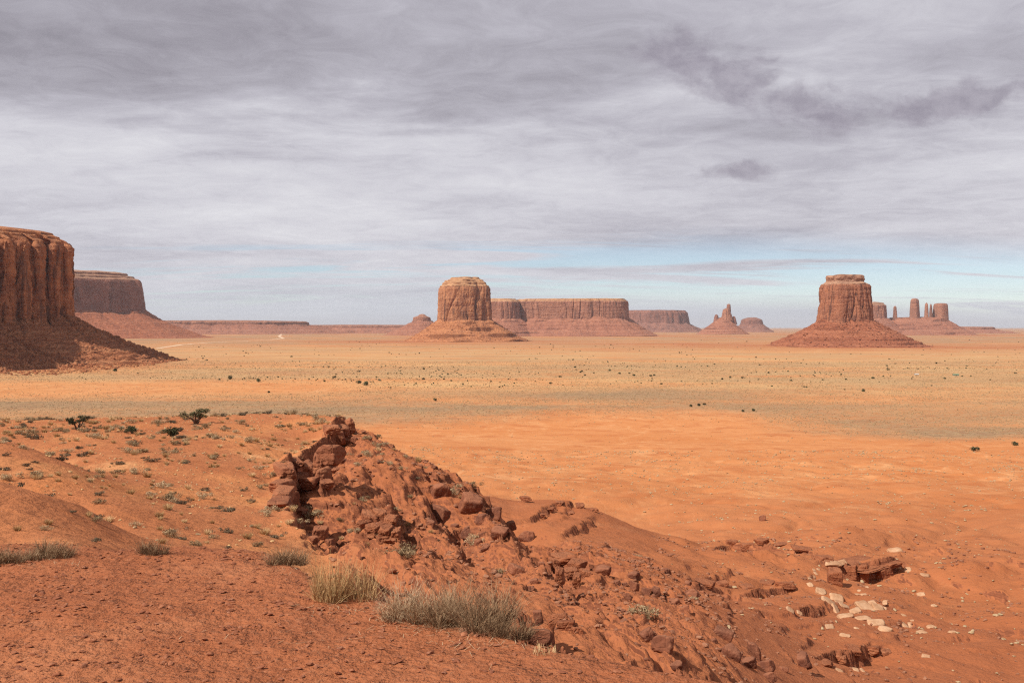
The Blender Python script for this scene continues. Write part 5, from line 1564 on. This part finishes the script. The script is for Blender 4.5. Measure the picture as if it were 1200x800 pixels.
# dry clumps at the edge of the foreground shelf
def clump(name, label, cat, u, v, kind, wm, hm, n, seed, group=None):
    """wm, hm in metres; stands where (u, v) meets the shelf"""
    rg = np.random.default_rng(seed)
    ye = shelf_edge(np.array([float(u)]))[0]
    y = min(1.7 * F / (v - HV), ye * 1.02); x = X(u, y); z = ground_z(x, y)
    if kind == 'grass':
        V, Fq = join([blades(n, rg, 0.35, hm, 0.0042, 0.32, 0.35, wm * 0.42, 0.75, 4), blades(n // 4, rg, 0.9, hm * 0.6, 0.004, 1.0, 0.7, wm * 0.5, 0.5, 4)])
        mats = [M['dry']]
    else:
        # several sub-clumps of unequal height, bent and broken twigs, litter at the foot
        parts = []
        k = 6
        for q in range(k):
            ox = wm * 0.5 * ((q + 0.5) / k * 2 - 1) * 0.85 + rg.normal(0, 0.02); oy = rg.normal(0, wm * 0.10)
            hh = hm * rg.uniform(0.55, 1.0) * (1 - 0.25 * abs(ox) / wm)
            v_, f_ = blades(n // k, rg, 0.8, hh, 0.0042, 0.65, 0.6, wm * 0.10, 0.6, 6, 0.035)
            parts.append((v_ + np.array([ox, oy, 0]), f_))
            v_, f_ = blades(n // (2 * k), rg, 1.2, hh * 0.8, 0.0034, 1.0, 1.0, wm * 0.14, 0.7, 6, 0.06)
            parts.append((v_ + np.array([ox, oy, 0]), f_))
        parts.append(blades(n // 8, rg, 0.9, wm * 0.45, 0.004, 1.5, 0.3, wm * 0.25, 0.7, 4, 0.05))
        V, Fq = join(parts)
        mats = [M['twig']]
    V[:, 0] *= 1.0
    o = link(name, mesh_np(name, V, Fq, mats, False), None, (x, y, z - 0.01))
    tag(o, label, cat, group)
    return o
clump('dry_grass', 'tall straw coloured grass clump at the shelf edge', 'grass clump', 388, 697, 'grass', 0.26, 0.31, 420, 8001)
clump('dry_grass', 'thin straw grass at the right side of the tall grass clump', 'grass clump', 422, 694, 'grass', 0.28, 0.27, 240, 8011)
clump('twiggy_bush', 'grey brown twiggy bush right of the tall grass clump, left of its neighbour', 'bush', 492, 719, 'twig', 0.46, 0.36, 900, 8002, 'twiggy bushes on the shelf edge')
clump('twiggy_bush', 'grey brown twiggy bush at the shelf edge, larger and right of its neighbour', 'bush', 555, 724, 'twig', 0.46, 0.40, 1050, 8003, 'twiggy bushes on the shelf edge')
clump('twiggy_bush', 'low twiggy bush trailing off at the right end of the row', 'bush', 590, 742, 'twig', 0.28, 0.23, 450, 8004, 'twiggy bushes on the shelf edge')
clump('dry_bush', 'round dry brown bush on the shelf edge left of the tall grass', 'bush', 335, 654, 'twig', 0.30, 0.20, 600, 8005)
clump('dry_bush', 'small grey dry bush alone on the shelf edge', 'bush', 178, 641, 'twig', 0.21, 0.18, 400, 8006)
clump('dry_bush', 'wide low dry bush near the left edge of the shelf', 'bush', 66, 643, 'twig', 0.32, 0.22, 600, 8007)
clump('dry_bush', 'low dry bush joined to the left of the wide low one', 'bush', 40, 646, 'twig', 0.26, 0.13, 420, 8010)
clump('dry_bush', 'grey dry bush cut by the left edge of the photo', 'bush', 2, 650, 'twig', 0.32, 0.22, 600, 8008)
clump('dry_grass', 'small straw grass tuft on bare soil by the shelf edge rocks', 'grass clump', 638, 765, 'grass', 0.16, 0.06, 90, 8009)
# fallen straw and broken twigs lying around the clumps
def litter():
    rg = np.random.default_rng(77)
    parts = []
    for (u, v, r_, n) in ((400, 705, 0.30, 60), (500, 726, 0.35, 60), (580, 748, 0.3, 50), (335, 660, 0.25, 25), (60, 650, 0.4, 30), (450, 745, 0.9, 25)):
        y0 = min(1.7 * F / (v - HV), shelf_edge(np.array([float(u)]))[0] * 1.0); x0 = X(u, y0)
        x = x0 + rg.normal(0, r_ * 0.5, n); y = np.minimum(y0 + rg.normal(-0.05, r_ * 0.35, n), y0 + 0.1)
        z = height(x, y) + 0.006
        a = rg.uniform(0, math.pi, n); L = rg.uniform(0.008, 0.040, n); wd = rg.uniform(0.0008, 0.0016, n)
        dx, dy = np.cos(a) * L, np.sin(a) * L; ex, ey = -np.sin(a) * wd, np.cos(a) * wd
        tz = rg.normal(0, 0.006, n)
        V = np.stack([np.stack([x - dx - ex, y - dy - ey, z - tz], -1), np.stack([x - dx + ex, y - dy + ey, z - tz], -1), np.stack([x + dx + ex, y + dy + ey, z + tz], -1), np.stack([x + dx - ex, y + dy - ey, z + tz], -1)], 1).reshape(-1, 3)
        parts.append((V, np.arange(4 * n).reshape(n, 4)))
    V, Fq = join(parts)
    o = link('straw_litter', mesh_np('straw_litter', V, Fq, M['twig'], False)); tag(o, 'broken straw and twigs lying on the foreground soil', 'litter', None, 'stuff')
litter()
def spur_tufts():
    p = scatter_pts(1500, (-66, -8), (24, 112), on_spur, 131, lambda x, y: 0.25 + 0.75 * ss(-0.2, 0.4, fbm2(x / 7, y / 7, 3, 0.6, 132)))
    z = height(p[:, 0], p[:, 1]); s_ = (0.08 + 0.15 * RNG.uniform(0, 1, len(p)) ** 2) * (0.6 + 0.006 * p[:, 1])
    k = RNG.uniform(0, 1, len(p)) < 0.6
    P3 = np.column_stack([p, z])
    o = link('spur_grass', merged('spur_grass', sb0, P3[k], s_[k], M['dry'], 133, True, (0.5, 0.9), 0.1)); tag(o, 'tiny dry grass tufts dotted over the red spur', 'grass', None, 'stuff')
    o = link('spur_scrub', merged('spur_scrub', sb0, P3[~k], s_[~k], M['sage'], 134, True, (0.5, 0.9), 0.1)); tag(o, 'tiny grey scrub dotted over the red spur', 'scrub', None, 'stuff')
spur_tufts()

# two tiny buildings far out on the plain
def tiny_house(u, v, wpx, hpx, label, wall, roof):
    x, y, z = hits([(u, v)])[0]
    W = px_size(wpx, y); Hh = px_size(hpx, y); D_ = W * 0.6
    root = empty('small_building', (x, y, z)); tag(root, label, 'building')
    def box(x0, x1, y0, y1, z0, z1):
        V = np.array([(a, b_, c_) for c_ in (z0, z1) for b_ in (y0, y1) for a in (x0, x1)], float)
        return V, np.array([(0, 2, 3, 1), (4, 5, 7, 6), (0, 1, 5, 4), (2, 6, 7, 3), (0, 4, 6, 2), (1, 3, 7, 5)])
    V, Fq = box(-W / 2, W / 2, -D_ / 2, D_ / 2, -1.0, Hh * 0.6)
    link('wall', mesh_np('wall', V, Fq, plain_mat(label[:12] + 'wall', wall, 0.8, 0.5), False), root)
    e = 0.6; zt = Hh * 0.6
    V = np.array([(-W / 2 - e, -D_ / 2 - e, zt + .05), (W / 2 + e, -D_ / 2 - e, zt + .05), (W / 2 + e, D_ / 2 + e, zt + .05), (-W / 2 - e, D_ / 2 + e, zt + .05), (-W / 2 - e, 0, Hh), (W / 2 + e, 0, Hh)])
    Fq = np.array([(0, 1, 5, 4), (2, 3, 4, 5), (0, 4, 4, 3), (0, 3, 2, 1)][:2] + [(0, 3, 2, 1)])
    ro = link('roof', mesh_np('roof', V, Fq, plain_mat(label[:12] + 'roof', roof, 0.6, 0.5), False), root)
    V, Fq = box(-W * 0.08, W * 0.08, -D_ / 2 - 0.15, -D_ / 2 + 0.05, -0.5, Hh * 0.42)
    link('door', mesh_np('door', V, Fq, plain_mat(label[:12] + 'door', [(0.12, 0.1, 0.09), (0.16, 0.13, 0.11)], 0.7, 0.5), False), root)
tiny_house(1074, 439.5, 4, 1.8, 'tiny white building far out on the plain below the red skirted butte', [(0.52, 0.48, 0.43), (0.58, 0.54, 0.48)], [(0.5, 0.48, 0.45), (0.56, 0.54, 0.5)])
tiny_house(1120, 440, 6, 2.0, 'tiny green roofed building far out on the plain near the right edge', [(0.35, 0.42, 0.36), (0.42, 0.48, 0.42)], [(0.10, 0.24, 0.15), (0.13, 0.28, 0.18)])

# ------------------------------------------------------------------ air between here and the far mesas
HAZE_DENSITY = 1.8e-5
if HAZE_DENSITY > 0:
    S = 62000.0
    V = np.array([(a, b_, c_) for c_ in (-66.0, 330.0) for b_ in (-S, S) for a in (-S, S)], float)
    Fq = np.array([(0, 2, 3, 1), (4, 5, 7, 6), (0, 1, 5, 4), (2, 6, 7, 3), (0, 4, 6, 2), (1, 3, 7, 5)])
    hm = bpy.data.materials.new('haze'); hm.use_nodes = True
    ht = NT(hm.node_tree)
    ho = ht.new('ShaderNodeOutputMaterial'); hv = ht.new('ShaderNodeVolumePrincipled')
    hv.inputs['Density'].default_value = HAZE_DENSITY
    hv.inputs['Color'].default_value = (0.86, 0.88, 0.95, 1)
    ht.put(ho.inputs['Volume'], hv.outputs[0])
    o = link('haze', mesh_np('haze', V, Fq, hm, False)); tag(o, 'thin pale haze over the valley', 'haze', None, 'stuff')
